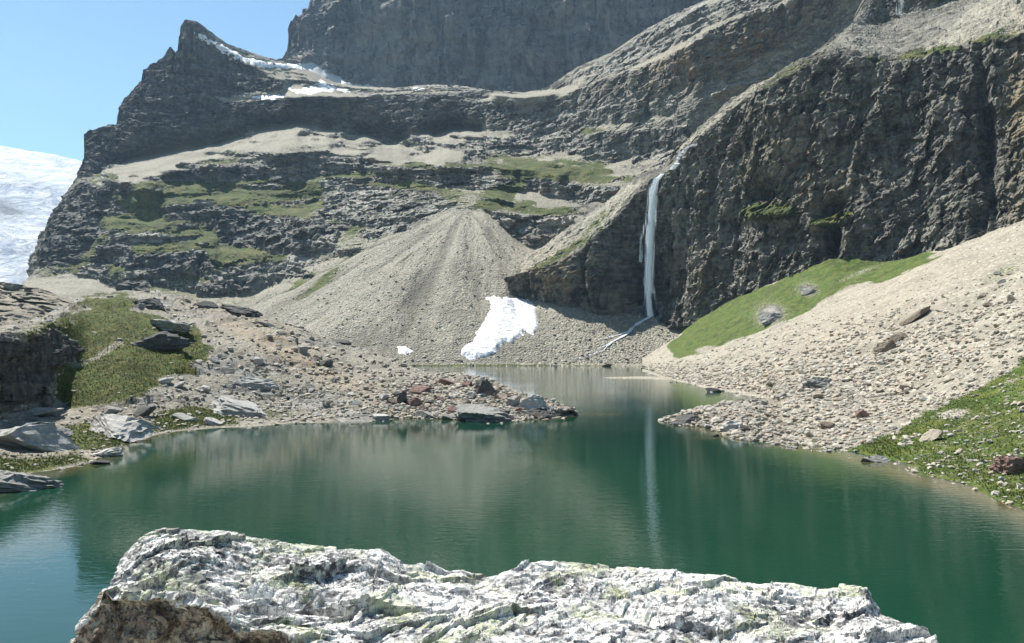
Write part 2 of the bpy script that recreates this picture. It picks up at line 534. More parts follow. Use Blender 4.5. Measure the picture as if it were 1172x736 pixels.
n1 = fbm(np.stack([P0[..., 0] / 26, P0[..., 1] / 26, P0[..., 2] / 40], -1), 4, 21, ridged=True)
n2 = fbm(np.stack([P0[..., 0] / 9, P0[..., 1] / 9, bed / 4.5], -1), 4, 33, keep_z=True)
n3 = fbm(P0 / 2.8, 3, 41)
fold = fbm(np.stack([P0[..., 0] / 70, P0[..., 1] / 70, P0[..., 2] / 140], -1), 3, 55)
near = smooth(1, 12, P0[..., 2] - 8 + 8)
def saw(c, A, sharp=.22):
    f = c - np.floor(c)
    return A * np.where(f < 1 - sharp, f / (1 - sharp), (1 - f) / sharp) - A * .5
patch = smooth(-.35, .3, fbm(P0 / 34, 2, 47))
bw = fbm(np.stack([P0[..., 0] / 24, P0[..., 1] / 24, P0[..., 2] / 12], -1), 3, 49) * 5
sawd = saw((bed + bw) / 10.5, 7.0, .3) * (.35 + .65 * patch) + saw((bed + bw * .8) / 4.3 + 2 * patch, 3.0, .3) * (.4 + .6 * (1 - patch)) + saw((bed * 1.0 + bw) / 2.3, 1.2, .4)
jt = fbm(np.stack([P0[..., 0] / 7, P0[..., 1] / 7, P0[..., 2] / 16], -1), 3, 51, ridged=True, keep_z=True)
d = rockness * (sawd * (1 - .45 * cl) + jt * (1.2 + 1.6 * cl)) + rockness * (n1 * 2.6 * (0.4 + 0.6 * cl) + n2 * 1.4 + n3 * .5)
Wq = P0 + np.stack([fbm(P0 / 9, 2, 81), fbm(P0 / 9, 2, 82), fbm(P0 / 9, 2, 83)], -1) * 2.5
d = d + rockness * (facets(np.stack([Wq[..., 0] / 17, Wq[..., 1] / 14, (bed + bw) / 9], -1), 5, 3.2, 2.6) + facets(np.stack([Wq[..., 0] / 7, Wq[..., 1] / 6, (bed + bw) / 3.6], -1), 15, 1.9, 1.5) + facets(np.stack([Wq[..., 0] / 2.9, Wq[..., 1] / 2.6, bed / 1.7], -1), 25, .8, .7))
d = d + fold * 6 * rockness
# scree: long shallow runnels down the fall line
run_ = fbm(np.stack([(P0[..., 0]) / 11, P0[..., 2] / 60, P0[..., 1] / 70], -1), 3, 61)
d = d + sc * (1 - cl) * (run_ * 1.6 + fbm(P0 / 1.8, 2, 66) * 0.35)
d *= near
sk = smooth(0, 14, np.arange(M.P.shape[0])[::-1])[:, None]
M.P[..., 1] -= d * 0.95 * (0.35 + 0.65 * sk)
M.P[..., 0] += rockness * near * facets(P0 / 8, 35, 1.2, 1.0)
M.P[..., 2] += rockness * near * (facets(P0 / 5, 45, .7, .5)) + sc * fbm(P0 / 3, 2, 78) * 0.35 * near
apex = pix(533, 236, 556.)
th = np.arctan2(M.P[..., 0] - apex[0], apex[1] + 12 - M.P[..., 1])
rad = np.hypot(M.P[..., 0] - apex[0], apex[1] - M.P[..., 1])
M.P[..., 2] -= sc * (Y > 238) * smooth(760, 700, X) * near * smooth(4, 40, rad) * (fbm(np.stack([th * 7, rad / 90, rad * 0], -1), 4, 89, keep_z=True) * 3.2)
# ridge that splits the scree cone and its gully
gl = blobs(X, Y, [(538, 268, 9, 34, -8, 1.0), (540, 300, 9, 30, -6, 0.7)]) - 0.8 * blobs(X, Y, [(556, 262, 7, 30, 12, 1.0)]) - 0.7 * blobs(X, Y, [(522, 285, 9, 45, -14, 1.0)])
M.P[..., 1] += gl * 3
M.finish()
up = M.N[..., 2]
ledge = smooth(0.45, 0.72, .5 * blur(up, 2.4) + .5 * blur(up, .8)) * (0.6 + 0.4 * smooth(.25, -.1, strata))
gw = blobs(X, Y, [(200, 250, 130, 60, 0, .8), (150, 290, 80, 40, 0, .7), (300, 225, 130, 26, 0, .7), (420, 205, 90, 16, 0, .5), (262, 302, 60, 14, 10, .95), (440, 235, 80, 22, 15, .6),
                  (640, 195, 62, 9, -4, 1.1), (580, 213, 34, 10, 40, 1.1), (640, 237, 44, 7, 0, 1.1), (690, 196, 24, 10, 0, .7), (500, 190, 40, 7, 0, .7), (665, 133, 50, 6, -5, .6),
                  (655, 150, 40, 5, 0, .8), (375, 315, 30, 5, 32, .9), (350, 330, 40, 5, 32, .8), (460, 300, 30, 4, 25, .8), (440, 320, 26, 4, 28, .6), (480, 108, 90, 5, 0, .3), (560, 180, 30, 4, 0, .5)])
gs = blobs(X, Y, [(560, 420, 190, 3.2, 0, 1.2), (590, 215, 30, 7, 40, 1.0), (375, 315, 34, 4.5, 36, .75), (345, 322, 36, 4, 36, .7), (462, 300, 26, 4, 36, .7), (640, 196, 50, 7, -4, .9),
                  (270, 300, 50, 5, 12, .6)])
grass = np.clip(1.25 * gw * (0.25 + 0.45 * ledge + .55 * tanp) * (1 - sc) * (1 - 0.7 * cl) + gs + (0.12 * ledge + .30 * tanp * (Y > 165)) * (1 - sc), 0, 1) * 0.9
scr = np.clip(np.maximum(sc, (1 - cl) * (ledge * 0.45 + .55 * tanp)), 0, 1)
apex = pix(533, 236, 556.)
th = np.arctan2(M.P[..., 0] - apex[0], apex[1] + 12 - M.P[..., 1])
rad = np.hypot(M.P[..., 0] - apex[0], apex[1] - M.P[..., 1])
fan = fbm(np.stack([th * 7, rad / 90, rad * 0], -1), 4, 89, keep_z=True)
conem = sc * (Y > 238) * smooth(760, 700, X) * smooth(230, 330, X)
strkc = smooth(.0, .35, fan) * conem
grass = np.clip(grass + conem * .38 * smooth(.05, .4, fan) * smooth(540, 470, X), 0, 1)
och = blobs(X, Y, [(860, 55, 60, 30, 30, 1.6), (780, 80, 50, 22, 20, 1.3), (720, 95, 60, 14, 10, .5), (400, 135, 60, 12, 0, .3), (650, 300, 60, 30, 0, .4), (600, 190, 60, 8, 0, .25)])
strk = np.clip(cl * 0.7 + 0.1, 0, 1)
M.build('mountainside', m_mount, {'grass': grass, 'scree': scr, 'ochre': och, 'streak': strk, 'dark': np.clip(cl * .8 * smooth(420, 250, X) + cl * (.15 + .45 * smooth(620, 520, X)) * (Y < 170) + .0 * (1 - sc), 0, .85), 'tint': strkc + .7 * blobs(X, Y, [(470, 335, 40, 14, 35, 1)])}, smooth_=False, kind='structure')  # cliff bands and peak: their shade painted in over darker strata

# ---- great hazy rock wall behind
B = Sheet(300, 1100, [
    ([(300, 125), (1100, 125)], [(300, 1250), (1100, 1230)]),
    ([(300, 72), (345, 76), (365, 88), (385, 98), (420, 104), (520, 107), (1100, 112)], [(300, 1330), (400, 1310), (1100, 1280)]),
    ([(300, 60), (345, 40), (400, 40), (600, 45), (1100, 45)], [(300, 1390), (400, 1345), (600, 1310), (1100, 1290)]),
    ([(300, 78), (326, 70), (334, 62), (333, 50), (338, 36), (341, 22), (350, 14), (360, -6), (385, -40), (430, -70), (1100, -110)], [(300, 1460), (360, 1440), (430, 1400), (1100, 1350)]),
], step=1.5, back=300, drop=300, bx=2, by=3, hsil=[(300, 78), (326, 70), (334, 62), (333, 50), (338, 36), (341, 22), (350, 14), (360, -6), (385, -40), (430, -70), (1100, -110)])
P0 = B.P.copy()
ribs = fbm(np.stack([P0[..., 0] / 42, P0[..., 1] / 60, P0[..., 2] / 210], -1), 4, 101, ridged=True, keep_z=True)
beds = fbm(np.stack([P0[..., 0] / 160, P0[..., 1] / 160, (P0[..., 2] + fbm(P0 / 120, 2, 4) * 30) / 26], -1), 3, 107, keep_z=True)
B.P[..., 1] -= ribs * 22 + beds * 12 + fbm(P0 / 16, 4, 111) * 9 + fbm(np.stack([P0[..., 0] / 22, P0[..., 1] / 22, P0[..., 2] / 120], -1), 3, 115, ridged=True, keep_z=True) * 7 + facets(np.stack([P0[..., 0] / 30, P0[..., 1] / 30, P0[..., 2] / 55], -1), 65, 9, 7) + facets(np.stack([P0[..., 0] / 11, P0[..., 1] / 11, P0[..., 2] / 18], -1), 75, 4, 3)
B.P[..., 0] += fbm(P0 / 25, 3, 113) * 5
B.finish()
snowc = np.zeros(B.PY.shape)
B.build('rock_wall', m_far, {'grass': zeros(B), 'scree': smooth(.5, .8, B.N[..., 2]) * .7, 'ochre': blobs(B.PX, B.PY, [(520, 60, 60, 30, 0, .5), (610, 70, 60, 20, 0, .45), (640, 15, 50, 20, 0, .8), (380, 60, 60, 15, -20, .4), (420, 40, 25, 10, 0, .5), (480, 70, 40, 25, 0, .4)]),
                               'streak': np.full(B.PY.shape, 0.9), 'dark': np.full(B.PY.shape, .3)}, smooth_=False, kind='structure')

# ---- waterfall cliff on the right
CS = [(575, 318), (582, 308), (600, 296), (630, 277), (660, 256), (690, 236), (715, 214), (735, 200), (745, 196), (760, 195), (780, 168), (800, 150), (830, 122), (870, 96), (900, 80), (940, 58), (975, 30), (1010, -30), (1080, -90), (1332, -140)]
C = Sheet(575, 1480, [
    ([(575, 350), (620, 350), (650, 358), (685, 375), (745, 378), (800, 372), (870, 345), (950, 318), (1080, 305), (1172, 275), (1332, 200)],
     [(575, 470), (620, 460), (680, 440), (745, 440), (800, 408), (870, 364), (950, 338), (1080, 312), (1172, 287), (1332, 262)]),
    ([(575, 322), (585, 318), (600, 316), (630, 306), (660, 291), (685, 268), (700, 252), (718, 236), (745, 205), (755, 203), (775, 190), (800, 160), (830, 130), (870, 104), (900, 88), (940, 64), (990, 62), (1030, 70), (1060, 62), (1110, 47), (1172, 36), (1332, 0)],
     [(575, 471), (620, 462), (680, 445), (745, 446), (800, 424), (870, 395), (950, 380), (1080, 360), (1172, 335), (1332, 305)]),
    ([(575, 318), (582, 308), (600, 296), (630, 277), (660, 256), (690, 236), (715, 214), (735, 200), (745, 196), (760, 195), (780, 168), (800, 150), (830, 122), (870, 96), (900, 80), (940, 58), (975, 30), (1010, 30), (1040, 20), (1100, 0), (1172, -30), (1332, -60)],
     [(575, 500), (690, 520), (745, 510), (800, 480), (870, 450), (950, 430), (1010, 480), (1100, 470), (1172, 430), (1332, 390)]),
    (CS, [(575, 510), (690, 530), (745, 520), (800, 490), (870, 460), (950, 450), (1010, 510), (1332, 420)]),
], step=1.0, back=160, drop=120, bx=3, by=3, hsil=CS)
X, Y = C.PX, C.PY
P0 = C.P.copy()
up0 = blur(gnormals(P0), 4)
slopey = smooth(0.45, 0.75, np.abs(up0[..., 2]))
hn = np.stack([-0.55 * np.ones(X.shape), -0.83 * np.ones(X.shape), np.zeros(X.shape)], -1)
diag = P0[..., 2] - 0.75 * P0[..., 0]
along = P0[..., 0] + 0.75 * P0[..., 2]
wv = fbm(P0 / 40, 3, 201) * 7
ribs = fbm(np.stack([(P0[..., 0] - 0.6 * P0[..., 1] + wv) / 17, P0[..., 1] * 0 + 3, (P0[..., 2]) / 75], -1), 4, 203, ridged=True, keep_z=True)
big = fbm(np.stack([P0[..., 0] / 45, P0[..., 1] / 45, P0[..., 2] / 60], -1), 2, 209)
foli = fbm(np.stack([(diag + wv) / 4.2, along / 20, P0[..., 1] / 20], -1), 4, 211, keep_z=True, gain=.55)
crag = fbm(P0 / 5.5, 5, 219, gain=0.55)
def saw2(c, A, sharp=.3):
    f = c - np.floor(c)
    return A * np.where(f < 1 - sharp, f / (1 - sharp), (1 - f) / sharp) - A * .5
pw = fbm(P0 / 9, 4, 227) * 4
pat = smooth(-.3, .4, fbm(P0 / 22, 2, 229))
blocky = saw2((diag + wv + pw) / 6.5, 2.6) * pat + saw2((diag * .6 + P0[..., 2] * .4 + pw) / 2.6, 1.1) + saw2((P0[..., 0] - .5 * P0[..., 1] + pw * 1.2 + .25 * P0[..., 2]) / 5.2, 1.5) * (1 - .6 * pat)
rd = fbm(P0 / 12, 4, 223, ridged=True)
wet = blobs(X, Y, [(730, 300, 55, 90, 0, .6)])
Wq = P0 + np.stack([fbm(P0 / 6, 2, 231), fbm(P0 / 6, 2, 232), fbm(P0 / 6, 2, 233)], -1) * 1.8
hx = Wq[..., 0] - .6 * Wq[..., 1]
FC = facets(np.stack([hx / 9, (Wq[..., 2] - .45 * hx) / 11, Wq[..., 1] / 14], -1), 205, 2.4, 2.0) + facets(np.stack([hx / 3.6, (Wq[..., 2] - .6 * hx) / 3.2, Wq[..., 1] / 6], -1), 215, 1.2, 1.0) + facets(np.stack([hx / 1.5, (Wq[..., 2] - .6 * hx) / 1.1, Wq[..., 1] / 3], -1), 225, .5, .45)
d = ribs * 5.0 + big * 8 + foli * 1.1 * (1 - 0.4 * wet) + crag * .8 + rd * .7 + FC + .6 * blocky * (1 - .75 * blobs(X, Y, [(900, 180, 75, 60, 0, 1), (770, 300, 30, 50, 0, .8)]))
# recesses, caves and buttresses
d -= 11 * blobs(X, Y, [(738, 320, 26, 48, 0, 1)]) + 15 * blobs(X, Y, [(872, 220, 14, 11, 20, 1), (953, 272, 9, 22, 0, 1), (948, 238, 18, 8, 25, 1), (700, 270, 10, 24, 30, .6)])
d += 9 * blobs(X, Y, [(697, 325, 20, 26, 0, 1), (800, 320, 22, 45, 0, .7), (650, 318, 30, 22, 0, .7), (900, 130, 40, 30, 0, .6), (1090, 180, 20, 90, 5, .6)])
d += 6 * blobs(X, Y, [(640, 318, 30, 20, 0, 1)]) - 9 * blobs(X, Y, [(612, 330, 5, 18, 0, 1), (675, 325, 4, 25, 5, .8), (1132, 170, 7, 90, 4, 1)])
d += 8 * blobs(X, Y, [(880, 248, 30, 8, 0, 1), (948, 258, 24, 6, 15, 1)])
d *= (1 - 0.75 * slopey)
C.P += hn * d[..., None]
C.P[..., 2] += slopey * (crag * 2.2 + rd * 1.2)
C.finish()
up = C.N[..., 2]
ledge = smooth(0.45, 0.75, blur(up, 1.0))
scp = paint(X, Y, [[(580, 316), (600, 315), (650, 294), (690, 262), (740, 206), (700, 220), (640, 262), (600, 290), (575, 310)], [(1055, 62), (1090, 30), (1140, -10), (1332, -60), (1332, 0), (1172, 38), (1110, 50)],
                   ([(760, 180), (800, 150), (860, 100), (930, 40), (975, 0), (990, 0), (930, 60), (850, 118), (790, 168)], .7), ([(765, 190), (800, 158), (840, 125), (880, 105), (850, 150), (815, 175), (790, 190)], .55)], 3)
grass = np.clip(blobs(X, Y, [(880, 243, 30, 9, 0, 2.2), (950, 251, 22, 7, 18, 1.8), (1070, 62, 40, 5, 10, .9), (1005, 70, 30, 4, 0, .6), (1135, 47, 30, 6, 12, .7), (650, 288, 50, 5, 32, .7), (900, 85, 50, 8, 30, .5), (690, 250, 40, 6, 40, .5)])
                + 0.30 * ledge, 0, 1)
och = blobs(X, Y, [(1165, 150, 14, 110, 0, 1.2), (815, 320, 16, 30, 0, 1.1), (900, 185, 80, 65, 0, .75), (960, 170, 30, 30, 0, .5), (890, 195, 16, 10, 0, .9), (645, 315, 45, 24, 0, 1.3), (770, 300, 22, 40, 0, .6), (1045, 120, 60, 20, 0, .2), (930, 100, 20, 10, 0, .6)])  # brown outcrop's ochre raised to paint it as lit
CLIFF = C.build('cliff', m_cliff, {'grass': grass, 'scree': np.clip(scp * .9 + ledge * .35, 0, 1), 'ochre': och, 'streak': np.clip(0.75 * (1 - slopey), 0, 1), 'dark': np.clip(blobs(X, Y, [(738, 325, 28, 45, 0, .8), (872, 220, 14, 13, 20, .9), (953, 272, 10, 22, 0, .9), (700, 325, 18, 30, 0, .6), (1120, 170, 22, 90, 4, .6), (1050, 200, 60, 70, 0, .35)]) + .15 - .4 * blobs(X, Y, [(640, 312, 40, 25, 0, 1), (770, 300, 25, 45, 0, .7), (900, 185, 80, 60, 0, .5)]), 0, 1)}, smooth_=False, kind='structure')  # caves, recess and block carry painted shade along with wet, dark rock

# ---- right bank: scree fan and grass bank under the cliff
R0 = [(735, 422), (760, 431), (790, 438), (820, 445), (860, 450), (885, 456), (889, 470), (893, 505), (920, 514), (960, 521), (1000, 530), (1060, 550), (1120, 565), (1172, 583), (1250, 615), (1340, 660), (1520, 745)]
R = Sheet(735, 1520, [
    ([(a, b + 14) for a, b in R0], 'bed'),
    (R0, 'water'),
    ([(735, 418), (760, 424), (820, 425), (900, 425), (960, 440), (1060, 455), (1172, 450), (1340, 440), (1520, 425)], [(735, 330), (760, 275), (820, 215), (900, 150), (960, 120), (1060, 90), (1172, 78), (1340, 66), (1520, 56)]),
    ([(735, 414), (760, 416), (780, 411), (800, 407), (830, 396), (900, 366), (1000, 324), (1080, 289), (1172, 255), (1340, 190), (1520, 120)], [(735, 380), (760, 320), (800, 310), (900, 305), (1000, 295), (1080, 290), (1172, 272), (1340, 245)]),
    ([(735, 408), (760, 396), (780, 382), (800, 364), (830, 348), (870, 330), (950, 299), (1000, 298), (1080, 286), (1172, 252), (1340, 187), (1520, 117)], [(735, 405), (760, 403), (800, 398), (870, 362), (950, 337), (1000, 328), (1080, 311), (1172, 286), (1340, 262)]),
], step=1.0, back=20, drop=30, bx=2.0, by=2.0)
X, Y = R.PX, R.PY
P0 = R.P.copy()
nr = 0.22 + 0.78 * smooth(-0.5, 3, P0[..., 2])
gq_ = fbm(P0 / 18, 4, 337)
gp = paint(X + 12 * gq_, Y + 10 * gq_, [[(772, 410), (764, 398), (780, 376), (800, 357), (830, 341), (950, 297), (1000, 296), (1085, 287), (1000, 322), (900, 363), (830, 392), (800, 406), (780, 412)]], 2.5)
gz_ = fbm(P0 / 6, 4, 333)
gp2 = paint(X + 14 * gz_, Y + 10 * gz_, [[(960, 524), (1010, 500), (1060, 480), (1110, 445), (1180, 400), (1530, 290), (1530, 410), (1180, 425), (1110, 465), (1060, 492), (1030, 505), (1010, 535)]], 6)
gp3 = paint(X, Y, [[(960, 522), (1060, 495), (1172, 430), (1530, 330), (1530, 780), (1340, 690), (1172, 590), (1060, 550)]], 8)
hum = fbm(P0 / 14, 3, 301) * 1.3 + fbm(P0 / 3.5, 3, 303) * 0.35 + fbm(P0 / 0.9, 3, 305) * 0.13
rr = fbm(np.stack([P0[..., 1] / 13, P0[..., 0] / 60, P0[..., 2] / 60], -1), 3, 307) * 1.3
R.P[..., 2] += nr * (hum + rr * smooth(4, 20, P0[..., 2]))
R.P[..., 2] += nr * 1.5 * blobs(X, Y, [(882, 362, 16, 12, 0, 1)])
R.finish()
grass = np.clip(gp * 0.74 + gp2 * 0.85 + gp3 * 0.68 + blobs(X, Y, [(990, 512, 60, 6, 12, .5), (1050, 541, 50, 5, 17, .8), (1130, 560, 60, 6, 17, .9), (1000, 420, 40, 8, 0, .25), (1150, 310, 60, 14, 30, .5)]), 0, 1)
grass -= 0.5 * blobs(X, Y, [(985, 312, 30, 3, 24, .4), (882, 362, 16, 12, 0, 1), (925, 332, 12, 7, 0, .9)])
och = blobs(X, Y, [(1000, 360, 170, 30, 25, .3), (900, 410, 80, 20, 15, .2)])
R.build('scree_slope', m_bank, {'grass': np.clip(grass, 0, 1), 'scree': np.clip(1 - 0.9 * blobs(X, Y, [(882, 362, 16, 12, 0, 1), (925, 332, 14, 7, 0, .8)]), 0, 1) * .95, 'ochre': och, 'streak': zeros(R)}, kind='structure')

# ---- moraine hill on the left with its long point
H0 = [(-170, 640), (-60, 580), (0, 551), (55, 543), (95, 530), (128, 520), (150, 503), (190, 494), (235, 489), (280, 487), (340, 483), (400, 481), (480, 479), (560, 482), (620, 480), (648, 475), (660, 474), (700, 474)]
H = Sheet(-170, 672, [
    ([(a, b + 14) for a, b in H0], 'bed'),
    (H0, 'water'),
    ([(-170, 500), (0, 476), (70, 468), (150, 476), (200, 470), (300, 458), (400, 453), (500, 456), (560, 462), (620, 469), (650, 471), (672, 473)],
     [(-170, 57), (0, 81), (40, 89), (70, 96), (150, 90), (200, 96), (300, 108), (400, 110), (500, 106), (560, 104.5), (620, 103), (650, 104), (672, 106)]),
    ([(-170, 382), (0, 385), (40, 382), (70, 372), (100, 368), (130, 366), (200, 378), (300, 392), (400, 417), (500, 436), (560, 441), (600, 455), (620, 462), (650, 470), (672, 473)],
     [(-170, 56), (0, 78), (40, 89), (70, 106), (100, 124), (200, 130), (300, 130), (400, 128), (500, 117), (560, 111), (600, 107), (620, 105.5), (672, 106.2)]),
    ([(-170, 368), (0, 374), (40, 366), (75, 351), (95, 342), (130, 336), (180, 334), (230, 341), (290, 356), (350, 378), (400, 394), (440, 408), (500, 425), (550, 431), (575, 438), (600, 450), (630, 461), (655, 471), (672, 474)],
     [(-170, 110), (0, 118), (75, 150), (130, 165), (180, 165), (290, 152), (400, 140), (500, 123), (560, 115), (620, 108), (672, 106.5)]),
], step=0.9, back=50, drop=22, bx=2.5, by=2.5)
X, Y = H.PX, H.PY
P0 = H.P.copy()
nr = 0.3 + 0.7 * smooth(-0.3, 2.0, P0[..., 2])
dkn = fbm(P0 / 7, 4, 443)
dk = paint(X + 40 * dkn, Y + 26 * dkn, [[(-170, 475), (-170, 385), (0, 388), (40, 384), (70, 385), (85, 400), (70, 430), (55, 455), (20, 472)]], 5)
hum = fbm(P0 / 9, 3, 401) * 0.9 + fbm(P0 / 2.4, 4, 403) * 0.32 + fbm(P0 / 0.5, 3, 405) * 0.09
lay = fbm(np.stack([P0[..., 0] / 9, P0[..., 1] / 9, (P0[..., 2] + 0.25 * P0[..., 0]) / 0.8], -1), 3, 407, keep_z=True)
ocr = smooth(.12, .3, fbm(np.stack([P0[..., 0] / 8, P0[..., 1] / 12, P0[..., 2] / 3], -1), 4, 441)) * smooth(640, 560, X)
H.P[..., 2] += nr * (hum + ocr * facets(np.stack([P0[..., 0] / 1.8, P0[..., 1] / 3, P0[..., 2] / .8], -1), 445, .5, .35))
H.P[..., 1] -= nr * dk * (lay * .8 + facets(np.stack([P0[..., 0] / 4, P0[..., 1] / 4, (P0[..., 2] + .4 * P0[..., 0]) / 2.4], -1), 409, 2.2, 1.6) + facets(np.stack([P0[..., 0] / 1.6, P0[..., 1] / 1.6, (P0[..., 2] + .4 * P0[..., 0]) / .8], -1), 419, .8, .5))
H.P[..., 0] += nr * dk * fbm(P0 / 2, 3, 411) * 0.6
H.P[..., 1] += dk * fbm(P0 / 6, 3, 447) * 5.0
H.P[..., 2] -= np.clip(X - 656, 0, 50) * 0.12
H.finish()
gnz = fbm(P0 / 5, 4, 433)
gH = paint(X + 16 * gnz, Y + 10 * gnz, [[(60, 455), (85, 400), (75, 385), (90, 362), (100, 345), (135, 338), (170, 345), (150, 360), (185, 365), (230, 378), (245, 400), (238, 418), (200, 430), (175, 450), (110, 466), (70, 462)]], 5)
gH2 = paint(X, Y, [[(170, 496), (180, 470), (225, 462), (262, 472), (275, 488), (235, 490), (190, 494)], [(95, 512), (60, 500), (90, 480), (150, 485), (165, 496), (130, 515)], [(-170, 560), (-50, 520), (30, 522), (90, 518), (100, 528), (50, 540), (0, 548)],
                   ([(20, 385), (60, 375), (80, 350), (100, 345), (90, 380), (40, 395)], .7)], 5)
ruts = blobs(X, Y, [(118, 405, 55, 5, 27, 1), (85, 425, 30, 4, 40, .6)])
grass = np.clip(0.95 * gH + 0.72 * gH2 - 0.75 * ruts + 0.25 * blobs(X, Y, [(350, 440, 60, 8, -15, 1), (300, 420, 30, 8, -20, 1), (290, 470, 60, 10, 0, 1), (545, 480, 2, 2, 0, 0)]) - .7 * dk + .35 * blobs(X, Y, [(70, 420, 20, 40, 0, 1), (30, 380, 40, 6, 0, 1)]) + .38 * smooth(.0, .35, fbm(P0 / 7, 4, 431)) * (1 - dk) * smooth(640, 520, X), 0, 1)
och = blobs(X, Y, [(330, 405, 110, 12, -28, 1.0), (400, 440, 60, 10, -20, .9), (500, 460, 60, 12, 0, .8), (30, 532, 60, 8, 10, .6), (290, 365, 60, 8, -20, .5)])
H.build('moraine_hill', m_hill, {'grass': grass, 'scree': np.clip(1 - dk * 1.1 - .8 * ocr, 0, 1) * .9, 'ochre': och, 'streak': dk * .8, 'dark': dk * .95}, kind='structure')  # hollow's shade painted in as near-black, streaked rock

# ---- rocky hill behind the moraine at the far left
K = Sheet(-190, 175, [
    ([(-190, 420), (175, 400)], [(-190, 190), (175, 205)]),
    ([(-190, 385), (0, 380), (90, 372), (175, 372)], [(-190, 200), (0, 205), (175, 225)]),
    ([(-190, 300), (-60, 312), (0, 323), (30, 326), (55, 333), (75, 341), (95, 350), (120, 362), (175, 375)], [(-190, 245), (0, 240), (175, 240)]),
], step=0.9, back=50, drop=30, bx=3, by=3)
P0 = K.P.copy()
lay = fbm(np.stack([P0[..., 0] / 22, P0[..., 1] / 22, (P0[..., 2] + 0.2 * P0[..., 0]) / 1.6], -1), 4, 421, keep_z=True)
K.P[..., 1] -= lay * 3 + facets(np.stack([P0[..., 0] / 9, P0[..., 1] / 9, (P0[..., 2] + .25 * P0[..., 0]) / 2.2], -1), 423, 3.5, 2.5) + facets(np.stack([P0[..., 0] / 3, P0[..., 1] / 3, P0[..., 2] / 1.2], -1), 424, 1.0, .8)
K.P[..., 2] += fbm(P0 / 7, 4, 425) * 0.9
K.finish()
ldg = smooth(.5, .8, K.N[..., 2])
K.build('rocky_hill', m_hill, {'grass': np.clip(.25 * ldg + .3 * fbm(P0 / 9, 2, 428), 0, 1), 'scree': ldg * .75, 'ochre': np.full(K.PY.shape, .35) * ldg, 'streak': zeros(K) + .2}, kind='structure')

# ---- glacier far off
k = NT('glacier_ice', 0.6, 0.3)
nz = k.noise(k.scaled(k.pos, 1 / 90), 1, 6, .65)
lines_ = k.noise(k.scaled(k.pos, (1 / 90, 1 / 140, 1 / 45)), 1, 7, .7, 1.6)
c = k.mix(k.ramp(lines_, .44, .56), (0.24, 0.33, 0.46), (0.60, 0.63, 0.67))
c = k.mix(k.attr('blue'), k.mix(.55, c, (.70, .72, .75)), k.mix(k.ramp(lines_, .40, .55, 1, 0), c, (.10, .17, .30)))
c = k.mix(k.math('MULTIPLY', k.attr('bare'), k.ramp(nz, .3, .6, .4, 1)), c, (0.05, 0.065, 0.09))
m_glac = k.done(c, k.bump(lines_, 1, 60))
G = Sheet(-220, 160, [
    ([(-220, 345), (160, 345)], [(-220, 1900), (160, 1900)]),
    ([(-220, 260), (160, 260)], [(-220, 2400), (160, 2400)]),
    ([(-220, 215), (0, 205), (160, 215)], [(-220, 2850), (160, 2900)]),
    ([(-220, 150), (0, 170), (25, 174), (60, 180), (97, 188), (160, 200)], [(-220, 3600), (160, 3600)]),
], step=1.3, back=400, drop=300)
P0 = G.P.copy()
G.P[..., 2] += fbm(P0 / 260, 4, 501) * 26 + fbm(P0 / 60, 4, 503, ridged=True) * 10 * smooth(200, 260, G.PY)
G.finish()
G.build('glacier', m_glac, {'bare': blobs(G.PX, G.PY, [(4, 239, 24, 10, 0, 1.6), (50, 213, 50, 5, -5, .45), (20, 225, 50, 8, -10, .35), (-80, 240, 50, 20, 0, 1)]), 'blue': blobs(G.PX, G.PY, [(30, 222, 60, 18, -8, .9), (60, 250, 30, 12, 20, .5), (20, 290, 60, 16, 0, .7)])}, kind='structure')

# ================================================================== LAKE
k = NT('lake_water', 0.035, 0.5)
k.b.inputs['IOR'].default_value = 1.33
sh = k.attr('shallow')
body = k.mix(k.ramp(k.noise(k.scaled(k.pos, 1 / 40), 1, 3), .35, .65), (0.005, 0.032, 0.018), (0.008, 0.042, 0.023))
body = k.mix(sh, body, (0.085, 0.075, 0.028))
wv1 = k.noise(k.scaled(k.pos, (1.1, 2.2, 1)), 1, 3, .6, .3)
wv2 = k.noise(k.scaled(k.pos, (5.0, 9.0, 1)), 1, 2, .6)
rip = k.ramp(k.noise(k.scaled(k.pos, (1 / 60, 1 / 30, 1)), 1, 3), .35, .65, .45, 1.0)
hh = k.math('MULTIPLY', k.math('ADD', wv1, k.math('MULTIPLY', wv2, .22)), rip)
m_water = k.done(body, k.bump(hh, 1.0, 0.010))
xs = np.concatenate([np.linspace(-400, -80, 33), np.linspace(-78, 78, 157), np.linspace(80, 400, 33)])
ys = np.concatenate([np.linspace(10, 200, 191), np.linspace(203, 560, 120)])
GX, GY = np.meshgrid(xs, ys)
V = np.stack([GX, GY, np.zeros_like(GX)], -1)
fx, fy = proj(V)
# shallow rim: near the shoreline the bed shows through (distance in metres to the banks)
def shoreline(lst):
    a = np.array(lst, float)
    t = np.linspace(0, 1, 400)
    xx = np.interp(t, np.linspace(0, 1, len(a)), a[:, 0]); yy = np.interp(t, np.linspace(0, 1, len(a)), a[:, 1])
    return pix(xx, yy, dwater(yy))[:, :2]
SPIT = [(762, 482), (775, 476), (800, 470), (830, 466), (860, 462), (900, 456), (905, 512), (880, 505), (850, 503), (835, 498), (820, 488), (790, 487)]
pts = np.concatenate([shoreline(H0), shoreline(R0), shoreline([(775, 484), (850, 503)])])
dist = np.full(GX.shape, 1e9)
for i in range(0, len(pts), 3):
    dist = np.minimum(dist, np.hypot(GX - pts[i, 0], GY - pts[i, 1]))
sh_ = (1 - smooth(0.3, 2.6, dist)) * 0.8
